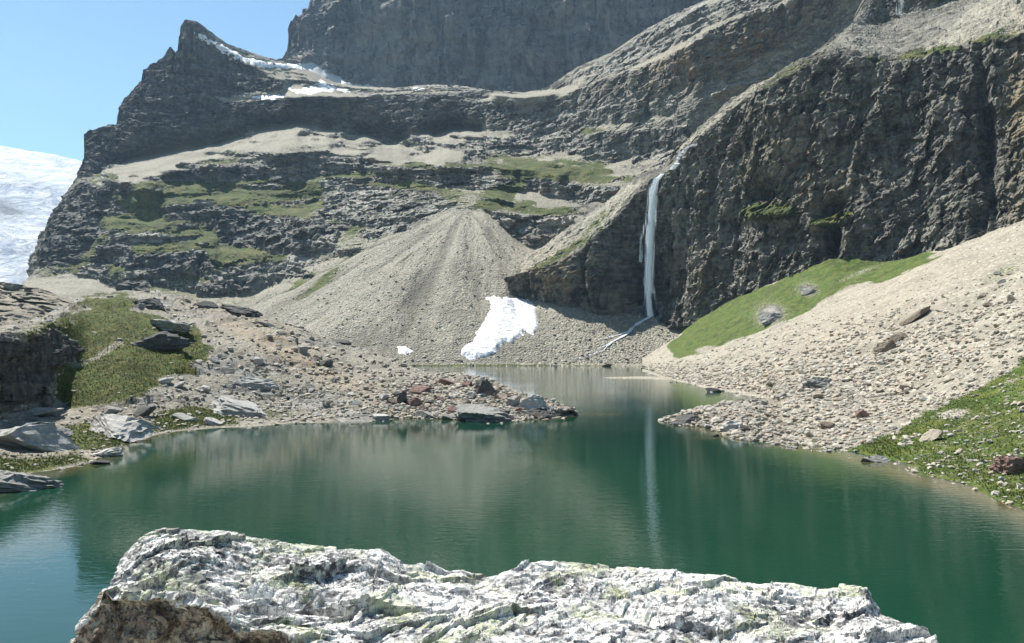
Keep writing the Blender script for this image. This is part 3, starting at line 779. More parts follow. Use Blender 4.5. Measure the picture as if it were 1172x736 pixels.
# sunken shoal by the spit
c0 = pix(815, 501, dwater(501.0))
sh_ = np.maximum(sh_, 0.65 * np.exp(-((GX - c0[0]) / 1.9) ** 2 - ((GY - c0[1]) / 1.2) ** 2))
me = mesh_np('lake', V, grid_faces(*GX.shape), m_water, {'shallow': sh_})
link('lake', me, kind='structure')

# valley floor under everything, out to the horizon
k = NT('valley_floor_ground')
m_floor = k.done(k.mix(k.noise(k.scaled(k.pos, .02), 1, 5), (0.10, .095, .08), (.2, .19, .16)), k.bump(k.noise(k.pos, 1, 5), 1, .3))
me = bpy.data.meshes.new('ground')
me.from_pydata([(-2600, -600, -4), (2600, -600, -4), (2600, 4200, -4), (-2600, 4200, -4)], [], [(0, 1, 2, 3)])
me.materials.append(m_floor)
link('ground', me, kind='structure')

# near bank the big boulder rests on (below the picture)
gx, gy = np.meshgrid(np.linspace(-40, 40, 161), np.linspace(-12, 19, 80))
gz = 6.0 - 0.38 * np.maximum(gy, 0) - 0.05 * np.minimum(gy, 0)
Pn = np.stack([gx, gy, gz], -1)
gz = gz + fbm(Pn / 3, 4, 601) * 0.35 + fbm(Pn / .7, 3, 603) * .1
Pn[..., 2] = gz
me = mesh_np('near_bank', Pn, grid_faces(*gx.shape), m_bank, {'grass': smooth(-.3, .3, fbm(Pn / 4, 3, 605)) * .6, 'scree': np.ones(gx.shape), 'ochre': gx * 0, 'streak': gx * 0})
link('near_bank', me, kind='structure')

# ---- low gravel spit and bar (world height fields)
def land(name, poly_px, hmax, slope, mat, seed, A=None, step=0.35, rough=0.25, **props):
    q = np.array(poly_px, float)
    w = pix(q[:, 0], q[:, 1], dwater(q[:, 1]))[:, :2]
    x0, y0 = w.min(0) - 3; x1, y1 = w.max(0) + 3
    gx, gy = np.meshgrid(np.arange(x0, x1, step), np.arange(y0, y1, step))
    sd_ = polydist(gx, gy, w)
    P = np.stack([gx, gy, gx * 0], -1)
    sd_ = sd_ + fbm(P / 2.5, 3, seed) * 1.2
    z = np.clip(sd_ * slope, -1.2, hmax) + fbm(P / 1.2, 4, seed + 3) * rough * smooth(-1, 2, sd_)
    P[..., 2] = z
    A_ = {'grass': gx * 0, 'scree': gx * 0 + .9, 'ochre': gx * 0 + .2, 'streak': gx * 0}
    if A: A_.update({k_: gx * 0 + v for k_, v in A.items()})
    link(name, mesh_np(name, P, grid_faces(*gx.shape), mat, A_), kind='structure')
    return P
SPITP = land('rocky_spit', SPIT, 0.9, 0.25, m_hill, 611)
land('gravel_bar', [(690, 432), (735, 431.3), (775, 432), (775, 435), (735, 433.3), (700, 433)], 0.2, 0.08, m_bank, 615, step=.8, rough=.12)

# ================================================================== SNOW
k = NT('old_snow', 0.55, 0.3)
ns = k.noise(k.scaled(k.pos, .35), 1, 5, .6)
m_snow = k.done(k.mix(k.ramp(ns, .35, .6), (0.52, 0.53, 0.53), (0.80, 0.81, 0.83)), k.bump(ns, 1.0, 1.2))
k = NT('painted_shade_snow', 0.6, 0.3)  # greyer snow: the gully's shade painted into its colour
m_snow_shade = k.done(k.mix(k.noise(k.scaled(k.pos, .3), 1, 4), (0.38, .38, .38), (.55, .55, .55)))

def snow(sh_, poly, label, thick=1.0, mat=None, name='snow_patch', jag=2.0, **props):
    q = np.array(poly, float)
    cols = np.where((sh_.xs > q[:, 0].min() - 4) & (sh_.xs < q[:, 0].max() + 4))[0]
    c0_, c1_ = cols[0], cols[-1] + 1
    Yc = sh_.FY[:, c0_:c1_]
    rows = np.where(((Yc > q[:, 1].min() - 4) & (Yc < q[:, 1].max() + 4)).any(1))[0]
    r0_, r1_ = rows[0], rows[-1] + 1
    P = sh_.P[r0_:r1_, c0_:c1_]
    X_, Y_ = sh_.FX[r0_:r1_, c0_:c1_], sh_.FY[r0_:r1_, c0_:c1_]
    scale = P[..., 1].mean() / FOC
    jn = vnoise(np.stack([X_ / 5, Y_ / 4, X_ * 0 + 5], -1), 5) * jag + vnoise(np.stack([X_ / 1.8, Y_ / 1.8, X_ * 0], -1), 6) * jag * .5
    sd_ = polydist(X_, Y_, poly) + jn
    Ps = P.copy()
    for a in range(3): Ps[..., a] = blur(P[..., a], 1.6)
    off = (np.clip(sd_ * 0.3, -1.2, 1.0)) * thick * .8
    N = sh_.N[r0_:r1_, c0_:c1_].copy()
    for a in range(3): N[..., a] = blur(N[..., a], 3)
    N /= np.linalg.norm(N, axis=-1, keepdims=True)
    V_ = Ps + N * off[..., None]
    F = grid_faces(*X_.shape)[:, ::-1]
    keep = (sd_.ravel()[F] > -1.6).all(1)
    F = F[keep]
    used, inv = np.unique(F, return_inverse=True)
    me_ = mesh_np(name, V_.reshape(-1, 3)[used], inv.reshape(-1, 4), mat or m_snow)
    return link(name, me_, label=label, category='snow patch', **props)

snow(M, [(557, 340), (590, 341), (606, 342), (612, 352), (617, 370), (612, 385), (600, 381), (587, 392), (576, 391), (570, 402), (558, 409), (538, 411), (527, 409), (527, 402), (540, 390), (548, 378), (556, 366), (562, 352)],
     'large bright snow patch lying on the scree cone beside the lake', 1.2)
snow(M, [(455, 397), (464, 396), (472, 402), (464, 406), (456, 404)], 'tiny snow patch low on the scree, left of the large one', .6, jag=.8)
snow(M, [(222, 38), (234, 40), (255, 52), (280, 65), (310, 72), (345, 73), (362, 75), (358, 79), (325, 78), (300, 76), (275, 69), (250, 58), (236, 49), (226, 44)], 'long thin snow ribbon on the ridge of the pointed peak', 2.0, jag=1.5)
snow(M, [(328, 102), (345, 101), (362, 98), (369, 90), (378, 97), (398, 101), (400, 104), (378, 104), (355, 108), (340, 107)], 'forked snow patch on the saddle below the great wall', 1.6, jag=1.5)
snow(M, [(286, 111), (300, 108), (318, 108), (326, 111), (310, 114)], 'small snow patch on the ledge under the pointed peak', 1.4, jag=1.0)
snow(M, [(470, 101), (478, 99), (486, 101), (478, 103)], 'smallest snow fleck on the bench below the middle of the wall', 1.0, jag=.6)
snow(B, [(338, 72), (360, 72), (378, 84), (400, 94), (440, 100), (442, 106), (400, 106), (370, 96), (350, 84)], 'shaded blue grey snow gully at the foot of the great wall', 3.0, m_snow_shade, name='snow_gully', jag=1.5)

# ================================================================== WATERFALLS
k = NT('falling_water', 0.4, 0.4)
uv = k.scaled(k.pos, (1.6, 1.6, 0.06))
w1 = k.noise(uv, 1, 5, .65, .4)
w2 = k.noise(k.scaled(k.pos, (.5, .5, .10)), 1, 4, .6)
al = k.ramp(k.math('ADD', k.math('ADD', k.math('MULTIPLY', w1, 1.9), k.math('MULTIPLY', w2, .6)), k.attr('dense')), 1.5, 2.15)
tr = k.n('ShaderNodeBsdfTransparent'); tl = k.n('ShaderNodeBsdfTranslucent'); mx = k.n('ShaderNodeMixShader'); mx2 = k.n('ShaderNodeMixShader')
tl.inputs[0].default_value = (.86, .90, .93, 1)
k.b.inputs['Base Color'].default_value = (.95, .96, .97, 1)
mx.inputs[0].default_value = .2
k.t.links.new(k.b.outputs[0], mx.inputs[1]); k.t.links.new(tl.outputs[0], mx.inputs[2])
k.put(mx2.inputs[0], al)
k.t.links.new(tr.outputs[0], mx2.inputs[1]); k.t.links.new(mx.outputs[0], mx2.inputs[2])
k.t.links.new(mx2.outputs[0], k.t.nodes['Material Output'].inputs[0])
m_fall = k.m

def fall(name, sh_, path, parent, out=1.5, dense=0.2, follow=True, D0=None, layers=3, base=None):
    """path: (px, py, halfwidth px); curtain of falling water standing off the rock"""
    a = np.array(path, float)
    n = 60
    t = np.linspace(0, 1, n); ta = np.linspace(0, 1, len(a))
    px, py, hw = (np.interp(t, ta, a[:, i]) for i in range(3))
    Vs, Fs, Ds = [], [], []
    off = 0
    for L_ in range(layers):
        m = 9
        u = np.linspace(-1, 1, m)
        PXg = px[:, None] + u[None] * hw[:, None] * 1.45 * (1 - .18 * L_) + fbm(np.stack([py / 18, py * 0 + L_ * 9, py * 0], -1), 3, 700 + L_)[:, None] * 1.2
        PYg = np.repeat(py[:, None], m, 1)
        Dc = np.array([sh_.at(x_, y_)[0][1] for x_, y_ in zip(px, py)])
        if not follow:
            Dc = np.full(n, np.min(Dc)) if D0 is None else np.full(n, D0)
        else:
            Dc = np.minimum(Dc, blur(Dc[:, None], 2, 0)[:, 0])
        Dg = Dc[:, None] - out - L_ * .5 - (1 - u[None] ** 2) * .6
        V_ = pix(PXg, PYg, Dg)
        Vs.append(V_.reshape(-1, 3)); Fs.append(grid_faces(n, m) + off); off += n * m
        dd = dense * (1 - np.abs(u[None]) ** 2 * 1.2) + 0 * PXg
        dd = dd - .35 * smooth(.9, 1.0, np.repeat(t[:, None], m, 1)) * 0
        Ds.append(dd.ravel())
    me_ = mesh_np(name, np.concatenate(Vs), np.concatenate(Fs), m_fall, {'dense': np.concatenate(Ds)})
    return link(name, me_, parent)

def emp(name, loc, **props):
    o = bpy.data.objects.new(name, None)
    COL.objects.link(o)
    for k_, v in props.items(): o[k_] = v
    return o

wf = emp('waterfall', (0, 0, 0), label='tall white waterfall plunging down the dark cliff to the scree', category='waterfall')
dmin = C.at(747, 240)[0][1] - 5
fall('main_stream', C, [(758, 199, 2.5), (752, 205, 4), (748, 220, 5.0), (746, 250, 5), (744, 280, 5), (743, 310, 5.5), (743, 340, 6.5), (744, 362, 8)], wf, dense=1.15, follow=False, D0=dmin, layers=4)
fall('side_stream', C, [(744, 214, 2), (741, 235, 3), (740, 250, 3), (737, 262, 2.5), (734, 275, 2), (733, 300, 2)], wf, dense=.45, follow=False, D0=dmin + 1, layers=2)
fall('side_veil', C, [(738, 262, 3), (734, 290, 4), (733, 320, 5), (733, 350, 7)], wf, dense=-.22, follow=False, D0=dmin + 2, layers=2)
fall('upper_cascade', C, [(796, 165, 3.5), (788, 170, 5), (781, 178, 6), (777, 186, 5), (769, 193, 2.5), (758, 200, 3)], wf, out=6, dense=1.0, layers=2)
fall('spray', C, [(744, 335, 5), (744, 350, 11), (744, 362, 16), (742, 372, 20)], wf, dense=-.12, follow=False, D0=dmin - 1, layers=4)
wf2 = emp('waterfall', (0, 0, 0), label='short white waterfall high up at the top of the picture above the dark cliff', category='waterfall')
fall('main_stream', C, [(1036, -30, 5), (1034, -10, 5), (1031, 5, 5), (1029, 17, 6)], wf2, out=3, dense=.42, follow=False, layers=3)
fall('side_stream', C, [(1006, -10, 1.5), (1005, 6, 1.6), (1000, 18, 1.4), (995, 30, 1.2)], wf2, out=2, dense=.2, layers=2)

# meltwater running down the debris below the fall
k = NT('running_water', .3, .5)
m_rill = k.done(k.mix(k.noise(k.scaled(k.pos, .8), 1, 3), (.55, .58, .60), (.8, .83, .86)))
def rill(path):
    Vs, Fs = [], []
    off = 0
    for pth in path:
        a = np.array(pth, float)
        t = np.linspace(0, 1, 50); ta = np.linspace(0, 1, len(a))
        px, py, hw = (np.interp(t, ta, a[:, i]) for i in range(3))
        px = px + fbm(np.stack([t * 9, t * 0, t * 0 + len(Vs)], -1), 3, 720) * 2.5
        c_ = np.array([M.at(x_, y_)[0] for x_, y_ in zip(px, py)])
        c_[:, 2] += .35; c_[:, 1] -= .4
        c_ = blur(c_, 1.0, 0)
        w_ = hw * (.55 + .5 * fbm(np.stack([t * 14, t * 0 + 3, t * 0 + len(Vs)], -1), 2, 730)) * c_[:, 1] / FOC
        Lf, Rt = c_.copy(), c_.copy()
        Lf[:, 0] -= w_; Rt[:, 0] += w_; Lf[:, 2] -= .2; Rt[:, 2] -= .2
        Vs.append(np.stack([Lf, c_, Rt], 1).reshape(-1, 3)); Fs.append(grid_faces(50, 3) + off); off += 150
    return np.concatenate(Vs), np.concatenate(Fs)
V_, F_ = rill([[(744, 362, 3), (735, 368, 3), (722, 376, 4), (718, 382, 3), (705, 390, 2), (690, 397, 1.2), (670, 405, 1)], [(722, 378, 2), (712, 383, 2.5), (698, 386, 1.2), (680, 391, .8)], [(700, 392, 1.2), (690, 401, 1), (670, 409, .8), (650, 413, .8)]])
link('meltwater_stream', mesh_np('meltwater_stream', V_, F_, m_rill), label='thin braided white stream running down the debris below the waterfall', category='stream')

# ================================================================== ROCKS
def rock_mat(name, a, b, S=.5, lichen=None, layered=True):
    k = NT(name)
    tc = k.n('ShaderNodeTexCoord')
    v = k.scaled(k.pos, 1 / S)
    st = k.noise(k.scaled(tc.outputs['Object'], (1.2, 1.2, 7)), 1, 4, .6, .4)
    md = k.noise(v, 1.5, 6, .65)
    fn = k.noise(v, 7, 4, .7)
    oi = k.n('ShaderNodeObjectInfo')
    c = k.mix(k.ramp(md, .32, .68), a, b)
    c = k.mix(k.math('MULTIPLY', k.ramp(st, .5, .3), .5), c, tuple(x * .5 for x in a))
    c = k.mix(k.ramp(fn, .35, .7, .35, 0), c, tuple(x * .6 for x in a))
    if lichen: c = k.mix(k.ramp(k.noise(v, 2.3, 5, .6), .56, .68, 0, .5), c, lichen)
    c = k.mix(k.math('MULTIPLY', oi.outputs['Random'], .35), c, tuple(x * .7 for x in b))
    h = k.math('ADD', k.math('MULTIPLY', st, .7), k.math('ADD', md, k.math('MULTIPLY', fn, .35)))
    return k.done(c, k.bump(h, .9, S * .35))
RM = {
    'pale': rock_mat('pale_stone', (.36, .345, .31), (.60, .58, .53)),
    'cream': rock_mat('cream_stone', (.30, .255, .19), (.50, .435, .34)),
    'grey': rock_mat('grey_stone', (.18, .177, .165), (.36, .35, .32), lichen=(.2, .22, .12)),
    'dark': rock_mat('dark_stone', (.06, .06, .058), (.15, .145, .135), lichen=(.1, .12, .05)),
    'red': rock_mat('reddish_stone', (.15, .085, .07), (.32, .22, .18)),
    'brown': rock_mat('brown_stone', (.15, .12, .085), (.30, .25, .19)),
    'slab': rock_mat('smooth_grey_slab_stone', (.28, .28, .255), (.46, .455, .42), lichen=(.30, .33, .22)),
}

def icos(sub):
    import bmesh
    bm = bmesh.new()
    bmesh.ops.create_icosphere(bm, subdivisions=sub, radius=1)
    v = np.array([x.co[:] for x in bm.verts]); f = np.array([[x.index for x in q.verts] for q in bm.faces])
    bm.free()
    return v, f
ICO = {s_: icos(s_) for s_ in (1, 2, 3, 4)}
def rockshape(sub, r, planes=11, noise=.06, lo=.55):
    v, f = ICO[sub]
    v = v.copy()
    for _ in range(planes):
        n = r.normal(size=3); n /= np.linalg.norm(n)
        dd = r.uniform(lo, .88)
        s_ = v @ n
        m = s_ > dd
        v[m] -= (s_[m] - dd)[:, None] * n
    o = r.uniform(0, 50, 3)
    if noise:
        v = v * (1 + fbm(v * 2.2 + o, 4, 3)[:, None] * noise * 1.8)
    v -= (v.max(0) + v.min(0)) / 2
    return v / (v.max(0) - v.min(0)) * 2, f

VAR = {}
def rock_mesh(kind, idx, sub=3):
    key = (kind, idx, sub)
    if key not in VAR:
        r = np.random.default_rng(idx * 31 + 5)
        v, f = rockshape(sub, r, 14, .03, .38)
        VAR[key] = mesh_np('boulder', v, f, RM[kind], None, False, 3)
    return VAR[key]

def put_rock(sh_, px, py, w, h, kind, label, group=None, cat='boulder', tilt=0, idx=0, name='boulder', depth=1.0, sub=3, bury=.24, own=False):
    if own: bury, h = .32, h * 1.18
    p, n = sh_.at(px, py + h * .35) if sh_ is not None else (pix(px, py + h * .4, dwater(py + h * .4)), None)
    m = p[1] / FOC
    if own:
        r = np.random.default_rng(idx * 131 + 9)
        v, f = rockshape(4, r, 16, .0, .35)
        q_ = v * np.array([1, .8, 2.2])
        v = v * (1 + (facets(q_ * 2.2 + r.uniform(0, 9, 3), 7, .16, .05) + facets(q_ * 6, 8, .06, .03) + fbm(q_ * 5, 3, 9) * .03)[:, None])
        me_ = mesh_np('boulder', v, f, RM[kind], None, False, 3)
    else:
        me_ = rock_mesh(kind, idx, sub)
    sx, sz = w * m / 2 * 1.08, h * m / 2 * 1.12
    sy = (sx * .55 + sz * .45) * depth
    o = bpy.data.objects.new(name, me_)
    COL.objects.link(o)
    o.location = (p[0], p[1] + sy * .3, p[2] + sz * (1 - 2 * bury) * .9)
    o.rotation_euler = (math.radians(random.uniform(-8, 8)), math.radians(tilt), math.radians(random.uniform(-25, 25)))
    o.scale = (sx, sy, sz)
    o['label'] = label; o['category'] = cat
    if group: o['group'] = group
    return o

NAMED = [
    # sheet, px, py, w, h, kind, tilt, label
    (H, 551, 474, 66, 20, 'grey', 4, 'long grey ribbed slab at the water edge of the rocky point', 1),
    (H, 608, 461, 36, 19, 'pale', -4, 'big boulder with a flat pale top at the tip of the rocky point', 1),
    (H, 613, 472, 32, 11, 'dark', 3, 'dark low block under the flat topped boulder at the point', 1),
    (H, 587, 457, 14, 20, 'grey', 25, 'upright wedge of grey rock left of the flat topped boulder', 1),
    (H, 558, 444, 30, 18, 'dark', 10, 'dark rounded boulder on the crest of the rocky point', 1),
    (H, 511, 437, 32, 10, 'red', 2, 'flat reddish boulder on the crest of the point', 0),
    (H, 480, 446, 28, 13, 'red', -14, 'reddish boulder half way up the rocky point', 0),
    (H, 461, 456, 12, 17, 'dark', -8, 'dark upright stone beside the dark red block', 0),
    (H, 476, 459, 22, 10, 'red', 12, 'dark red block near the water on the point', 0),
    (H, 519, 471, 15, 9, 'red', 5, 'small dark reddish boulder touching the long grey slab', 0),
    (H, 528, 461, 20, 9, 'cream', -22, 'tilted cream coloured block on the point', 0),
    (H, 573, 474, 22, 10, 'dark', -5, 'dark end block right of the long grey slab', 0),
    (H, 490, 474, 30, 10, 'grey', -3, 'grey boulder in the water edge left of the long slab', 0),
    (H, 437, 478, 20, 8, 'pale', 0, 'pale flat stone at the water edge on the left of the point', 0),
    (H, 372, 415, 17, 11, 'dark', 5, 'dark squarish boulder on the moraine slope', 0),
    (H, 346, 400, 12, 10, 'grey', 0, 'round grey boulder high on the moraine slope', 0),
    (H, 296, 413, 13, 10, 'pale', 0, 'pale square block on the moraine slope', 0),
    (H, 193, 373, 54, 13, 'slab', 4, 'smooth grey whaleback slab on the grassy moraine', 1),
    (H, 182, 390, 64, 22, 'dark', -2, 'dark layered outcrop just below the whaleback slab', 1),
    (H, 170, 345, 38, 13, 'dark', 14, 'dark flat topped outcrop on the crest of the moraine', 1),
    (H, 160, 350, 20, 9, 'grey', 8, 'small grey rock below the dark crest outcrop', 0),
    (H, 236, 349, 26, 9, 'dark', 12, 'dark slab on the moraine crest, left one of two', 0),
    (H, 277, 355, 52, 8, 'dark', 15, 'long dark slab running down the moraine crest', 1),
    (H, 306, 372, 30, 6, 'grey', 22, 'thin grey slab low on the moraine crest', 0),
    (H, 388, 392, 26, 7, 'dark', 8, 'dark low rock on the crest further down the moraine', 0),
    (H, 278, 468, 78, 17, 'slab', 14, 'long grey tilted slab sliding to the lake from the moraine', 1),
    (H, 292, 437, 46, 14, 'slab', 8, 'grey humped slab above the long tilted slab', 1),
    (H, 204, 441, 16, 6, 'pale', -35, 'pale splinter of rock on the gravel slope', 0),
    (H, 190, 436, 16, 8, 'pale', -12, 'pale block left of the pale splinter', 0),
    (H, 28, 498, 104, 36, 'slab', 14, 'broad grey whaleback slab on the left shore', 1),
    (H, 124, 488, 76, 24, 'pale', 12, 'bright pale broken slab on the left shore', 1),
    (H, 67, 496, 23, 17, 'grey', 22, 'tilted grey block standing on the broad slab', 1),
    (H, 42, 470, 50, 8, 'pale', -6, 'long pale rock rim below the dark hollow', 0),
    (H, 210, 478, 26, 8, 'slab', 10, 'small grey slab on the grass by the left shore', 0),
    (H, 243, 483, 20, 9, 'pale', 15, 'pale slab end at the lake below the tilted slab', 0),
    (H, 163, 472, 26, 16, 'dark', -25, 'dark jagged rock beside the bright pale slab', 0),
    (H, 128, 470, 18, 9, 'pale', 5, 'pale boulder above the bright pale slab', 0),
    (None, 120, 517, 35, 11, 'pale', -2, 'flat pale rock lying in the shallow water', 1),
    (None, 113, 529, 21, 6, 'dark', 0, 'dark low rock in the water in front of the flat pale one', 0),
    (None, 10, 550, 92, 22, 'grey', 5, 'large grey tapering rock reaching into the lake from the left edge', 1),
    (R, 1157, 531, 34, 22, 'red', -18, 'pinkish banded boulder on the right shore', 1),
    (R, 1067, 500, 24, 11, 'cream', -28, 'elongated pale pink rock on the right grass bank', 0),
    (R, 1001, 526, 27, 12, 'grey', 4, 'grey boulder at the water edge of the right grass bank', 1),
    (R, 1015, 397, 26, 13, 'brown', -10, 'brown boulder in the middle of the cream scree', 1),
    (R, 1030, 386, 20, 14, 'brown', 6, 'taller brown boulder above the middle of the cream scree', 0),
    (R, 936, 437, 32, 13, 'grey', -14, 'broad grey green block at the foot of the scree', 1),
    (R, 884, 438, 14, 9, 'brown', 0, 'brown block close to the far corner of the little bay', 0),
    (R, 895, 453, 14, 7, 'grey', 0, 'flat grey stone at the inner corner of the little bay', 0),
    (R, 902, 518, 20, 11, 'grey', -10, 'grey boulder in the water edge where the scree ends', 0),
    (R, 948, 487, 16, 10, 'brown', 0, 'brown square block near the shore on the scree', 0),
    (R, 987, 475, 14, 12, 'red', 15, 'reddish leaning block low on the scree', 0),
    (R, 882, 363, 24, 13, 'grey', -20, 'grey outcrop standing in the green bank below the cliff', 1),
    (R, 926, 333, 16, 8, 'grey', -15, 'smaller grey outcrop higher in the green bank', 0),
    (R, 1050, 362, 40, 9, 'brown', -28, 'brown ledge of rock high in the scree', 0),
    (None, 790, 480, 44, 13, 'dark', 0, 'low dark rock at the tip of the rocky spit', 1),
    (None, 812, 474, 17, 15, 'grey', -20, 'grey leaning boulder on the rocky spit', 0),
    (None, 841, 488, 27, 17, 'pale', 12, 'pale round boulder on the near side of the rocky spit', 1),
    (None, 848, 494, 12, 10, 'brown', 0, 'brown block against the pale round boulder of the spit', 0),
    (None, 817, 446, 18, 6, 'dark', 0, 'dark rock awash off the shore inside the bay', 0),
    (None, 820, 498, 8, 4, 'dark', 0, 'lone small stone in the water by the spit', 0),
    (None, 872, 467, 26, 7, 'red', 6, 'reddish flat rock on the inner side of the spit', 0),
    (M, 694, 419, 13, 5, 'red', 0, 'small reddish block at the far end of the lake', 0),
]
for i, (s_, px, py, w, h, kd, ti, lb, own) in enumerate(NAMED):
    put_rock(s_, px, py, w, h, kd, lb, tilt=ti, idx=i + 40, own=bool(own), cat='slab' if 'slab' in lb and 'tapering' not in lb else 'boulder', name='rock_slab' if kd == 'slab' else 'boulder')

import re
def short(lb):
    return ' '.join(re.split(r' (?:at|on|of|in|half|left|right|touching|under|beside|near|just|below|above|high|sliding|standing|lying|reaching|running|close|low|where|with|against|awash|by|further) ', lb)[0].split()[:5]).rstrip(',')
def scatter(sh_, n, polys, wmin, wmax, kinds, label, group, flat=.62, power=2.0, wfun=None, lift=0):
    r = random.Random(len(label) * 7 + n)
    q = [(np.array(p), p) for p in polys]
    cnt = 0
    while cnt < n:
        arr, p = r.choice(q)
        px, py = r.uniform(arr[:, 0].min(), arr[:, 0].max()), r.uniform(arr[:, 1].min(), arr[:, 1].max())
        if polydist(np.array([px]), np.array([py]), p)[0] < 0: continue
        w = wmin + (wmax - wmin) * r.random() ** power
        h = w * r.uniform(flat * .7, flat * 1.2)
        kd = r.choice(kinds)
        an = min(NAMED, key=lambda q: (q[1] - px) ** 2 + ((q[2] - py) * 1.5) ** 2)
        ddx, ddy = px - an[1], py - an[2]
        rel = ('left of' if ddx < 0 else 'right of') if abs(ddx) > 1.3 * abs(ddy) else ('above' if ddy < 0 else 'below')
        far_ = 'just ' if math.hypot(ddx, ddy) < 24 else ''
        t_ = (w - wmin) / (wmax - wmin)
        sz_ = 'small' if t_ < .2 else ('middling' if t_ < .6 else 'large')
        lb_ = f"{sz_} {dict(pale='pale grey', slab='grey', red='reddish').get(kd, kd)} stone {far_}{rel} the {short(an[7])}, {label}"
        put_rock(sh_, px, py, w, h, kd, ' '.join(lb_.split()[:16]), group, cat='stone', idx=r.randrange(6), sub=2, tilt=r.uniform(-25, 25), name='stone', bury=.22)
        cnt += 1
PT = [[(420, 470), (450, 440), (500, 432), (560, 440), (600, 458), (640, 470), (620, 478), (560, 480), (430, 478)]]
scatter(H, 95, PT, 5, 14, ['grey', 'pale', 'cream', 'red', 'brown', 'dark', 'grey', 'cream'], 'rocky point', 'loose rocks on the point')
scatter(R, 62, [[(880, 505), (900, 440), (980, 400), (1060, 360), (1172, 290), (1172, 400), (1080, 450), (1000, 500), (940, 515)]], 4, 12, ['cream', 'pale', 'brown', 'cream', 'grey', 'cream'], 'right scree', 'stones on the right scree')
scatter(R, 22, [[(1000, 520), (1080, 480), (1172, 430), (1172, 575), (1080, 548)]], 4, 9, ['pale', 'cream', 'pale', 'grey'], 'right grass bank', 'stones on the right grass')
scatter(H, 42, [[(170, 440), (260, 400), (320, 410), (420, 450), (420, 475), (300, 478), (200, 470)]], 4, 11, ['pale', 'grey', 'slab', 'pale'], 'moraine gravel', 'stones on the moraine gravel')
scatter(None, 26, [[(775, 482), (800, 472), (860, 464), (892, 460), (892, 502), (850, 500)]], 5, 12, ['grey', 'brown', 'pale', 'cream', 'dark'], 'rocky spit', 'stones on the spit')

dups = {}
for o in COL.objects:
    if o.get('category') == 'stone': dups.setdefault(o['label'], []).append(o)
for lb_, os_ in dups.items():
    if len(os_) < 2: continue
    os_.sort(key=lambda o: o.location.x / o.location.y)
    nm_ = {2: ['left one', 'right one'], 3: ['leftmost', 'middle one', 'rightmost']}.get(len(os_)) or ['leftmost'] + [['second', 'third', 'fourth', 'fifth', 'sixth', 'seventh'][q] + ' from the left' for q in range(len(os_) - 2)] + ['rightmost']
    for o, x_ in zip(os_, nm_): o['label'] = ' '.join(lb_.split(',')[0].split()[:12]) + ', ' + x_
# rubble: the countless small stones of the scree
k = NT('scree_stones')
tn = k.attr('tone'); hu = k.attr('hue')
c = k.mix(tn, (.19, .175, .15), (.46, .42, .34))
c = k.mix(k.ramp(hu, .6, .9, 0, .5), c, (.33, .24, .165))
c = k.mix(k.ramp(hu, .3, .1, 0, .45), c, (.25, .245, .22))
m_rub = k.done(c, k.bump(k.noise(k.scaled(k.pos, 6), 1, 3), .5, .05))
def rubble(name, sh_, n, wfield, smin, smax, power, seed, tone=(0, 1), far=None):
    r = np.random.default_rng(seed)
    W = wfield.ravel().clip(0)
    idx = r.choice(W.size, n, p=W / W.sum())
    P = sh_.P.reshape(-1, 3)[idx].copy()
    jit = P[:, 1:2] / FOC * 1.0
    P[:, :2] += r.uniform(-1, 1, (n, 2)) * jit
    size = smin + (smax - smin) * r.random(n) ** power
    size = size * np.clip(P[:, 1] / 110, .55, 1.3) * (1 - .5 * smooth(8, 24, P[:, 2]) * (seed == 801))
    prot = [rockshape(1, r, 9, .0, .45) for _ in range(10)]
    Vs, Fs, T, Hh = [], [], [], []
    pid = r.integers(0, 10, n)
    off = 0
    for j in range(10):
        sel = np.where(pid == j)[0]
        v, f = prot[j]
        m = len(sel)
        a = r.uniform(0, 2 * np.pi, m)
        sc_ = size[sel][:, None] * np.stack([r.uniform(.8, 1.4, m), r.uniform(.7, 1.2, m), r.uniform(.4, .8, m)], -1) * .5
        vv = v[None] * sc_[:, None, :]
        tl_ = r.uniform(-.5, .5, m)
        x_, z_ = vv[..., 0] * np.cos(tl_)[:, None] - vv[..., 2] * np.sin(tl_)[:, None], vv[..., 0] * np.sin(tl_)[:, None] + vv[..., 2] * np.cos(tl_)[:, None]
        X_ = x_ * np.cos(a)[:, None] - vv[..., 1] * np.sin(a)[:, None]
        Y_ = x_ * np.sin(a)[:, None] + vv[..., 1] * np.cos(a)[:, None]
        W_ = np.stack([X_, Y_, z_], -1) + P[sel][:, None, :] + np.array([0, 0, 1.])[None, None] * (size[sel] * .12)[:, None, None]
        Vs.append(W_.reshape(-1, 3))
        Fs.append((f[None] + (np.arange(m) * len(v))[:, None, None]).reshape(-1, 3) + off)
        off += m * len(v)
        T.append(np.repeat(r.uniform(tone[0], tone[1], m), len(v)))
        Hh.append(np.repeat(r.random(m), len(v)))
    me_ = mesh_np(name, np.concatenate(Vs), np.concatenate(Fs), m_rub, {'tone': np.concatenate(T), 'hue': np.concatenate(Hh)}, False, 3)
    return link(name, me_, kind='stuff')
X, Y = R.FX, R.FY
wR = (1 - .88 * smooth(.3, .7, gp)) * (1 - .93 * gp2) * (1 - .78 * gp3) * smooth(-.5, 0, R.P[..., 2]) * (1 + 1.3 * blobs(X, Y, [(1000, 430, 160, 45, 22, 1)]))
wR *= 1 + .0
rubble('rubble', R, 52000, wR * (R.P[..., 1] > 30) * smooth(420, 150, R.P[..., 1]), .05, .95, 8.5, 801, (.35, 1))
X, Y = H.FX, H.FY
wH = (1 - .93 * smooth(.3, .7, grass_H := gH)) * (1 - .6 * gH2) * (1 - dk) * smooth(-.4, 0, H.P[..., 2]) * (1 + 2.5 * paint(X, Y, PT, 10)) + .8 * ruts
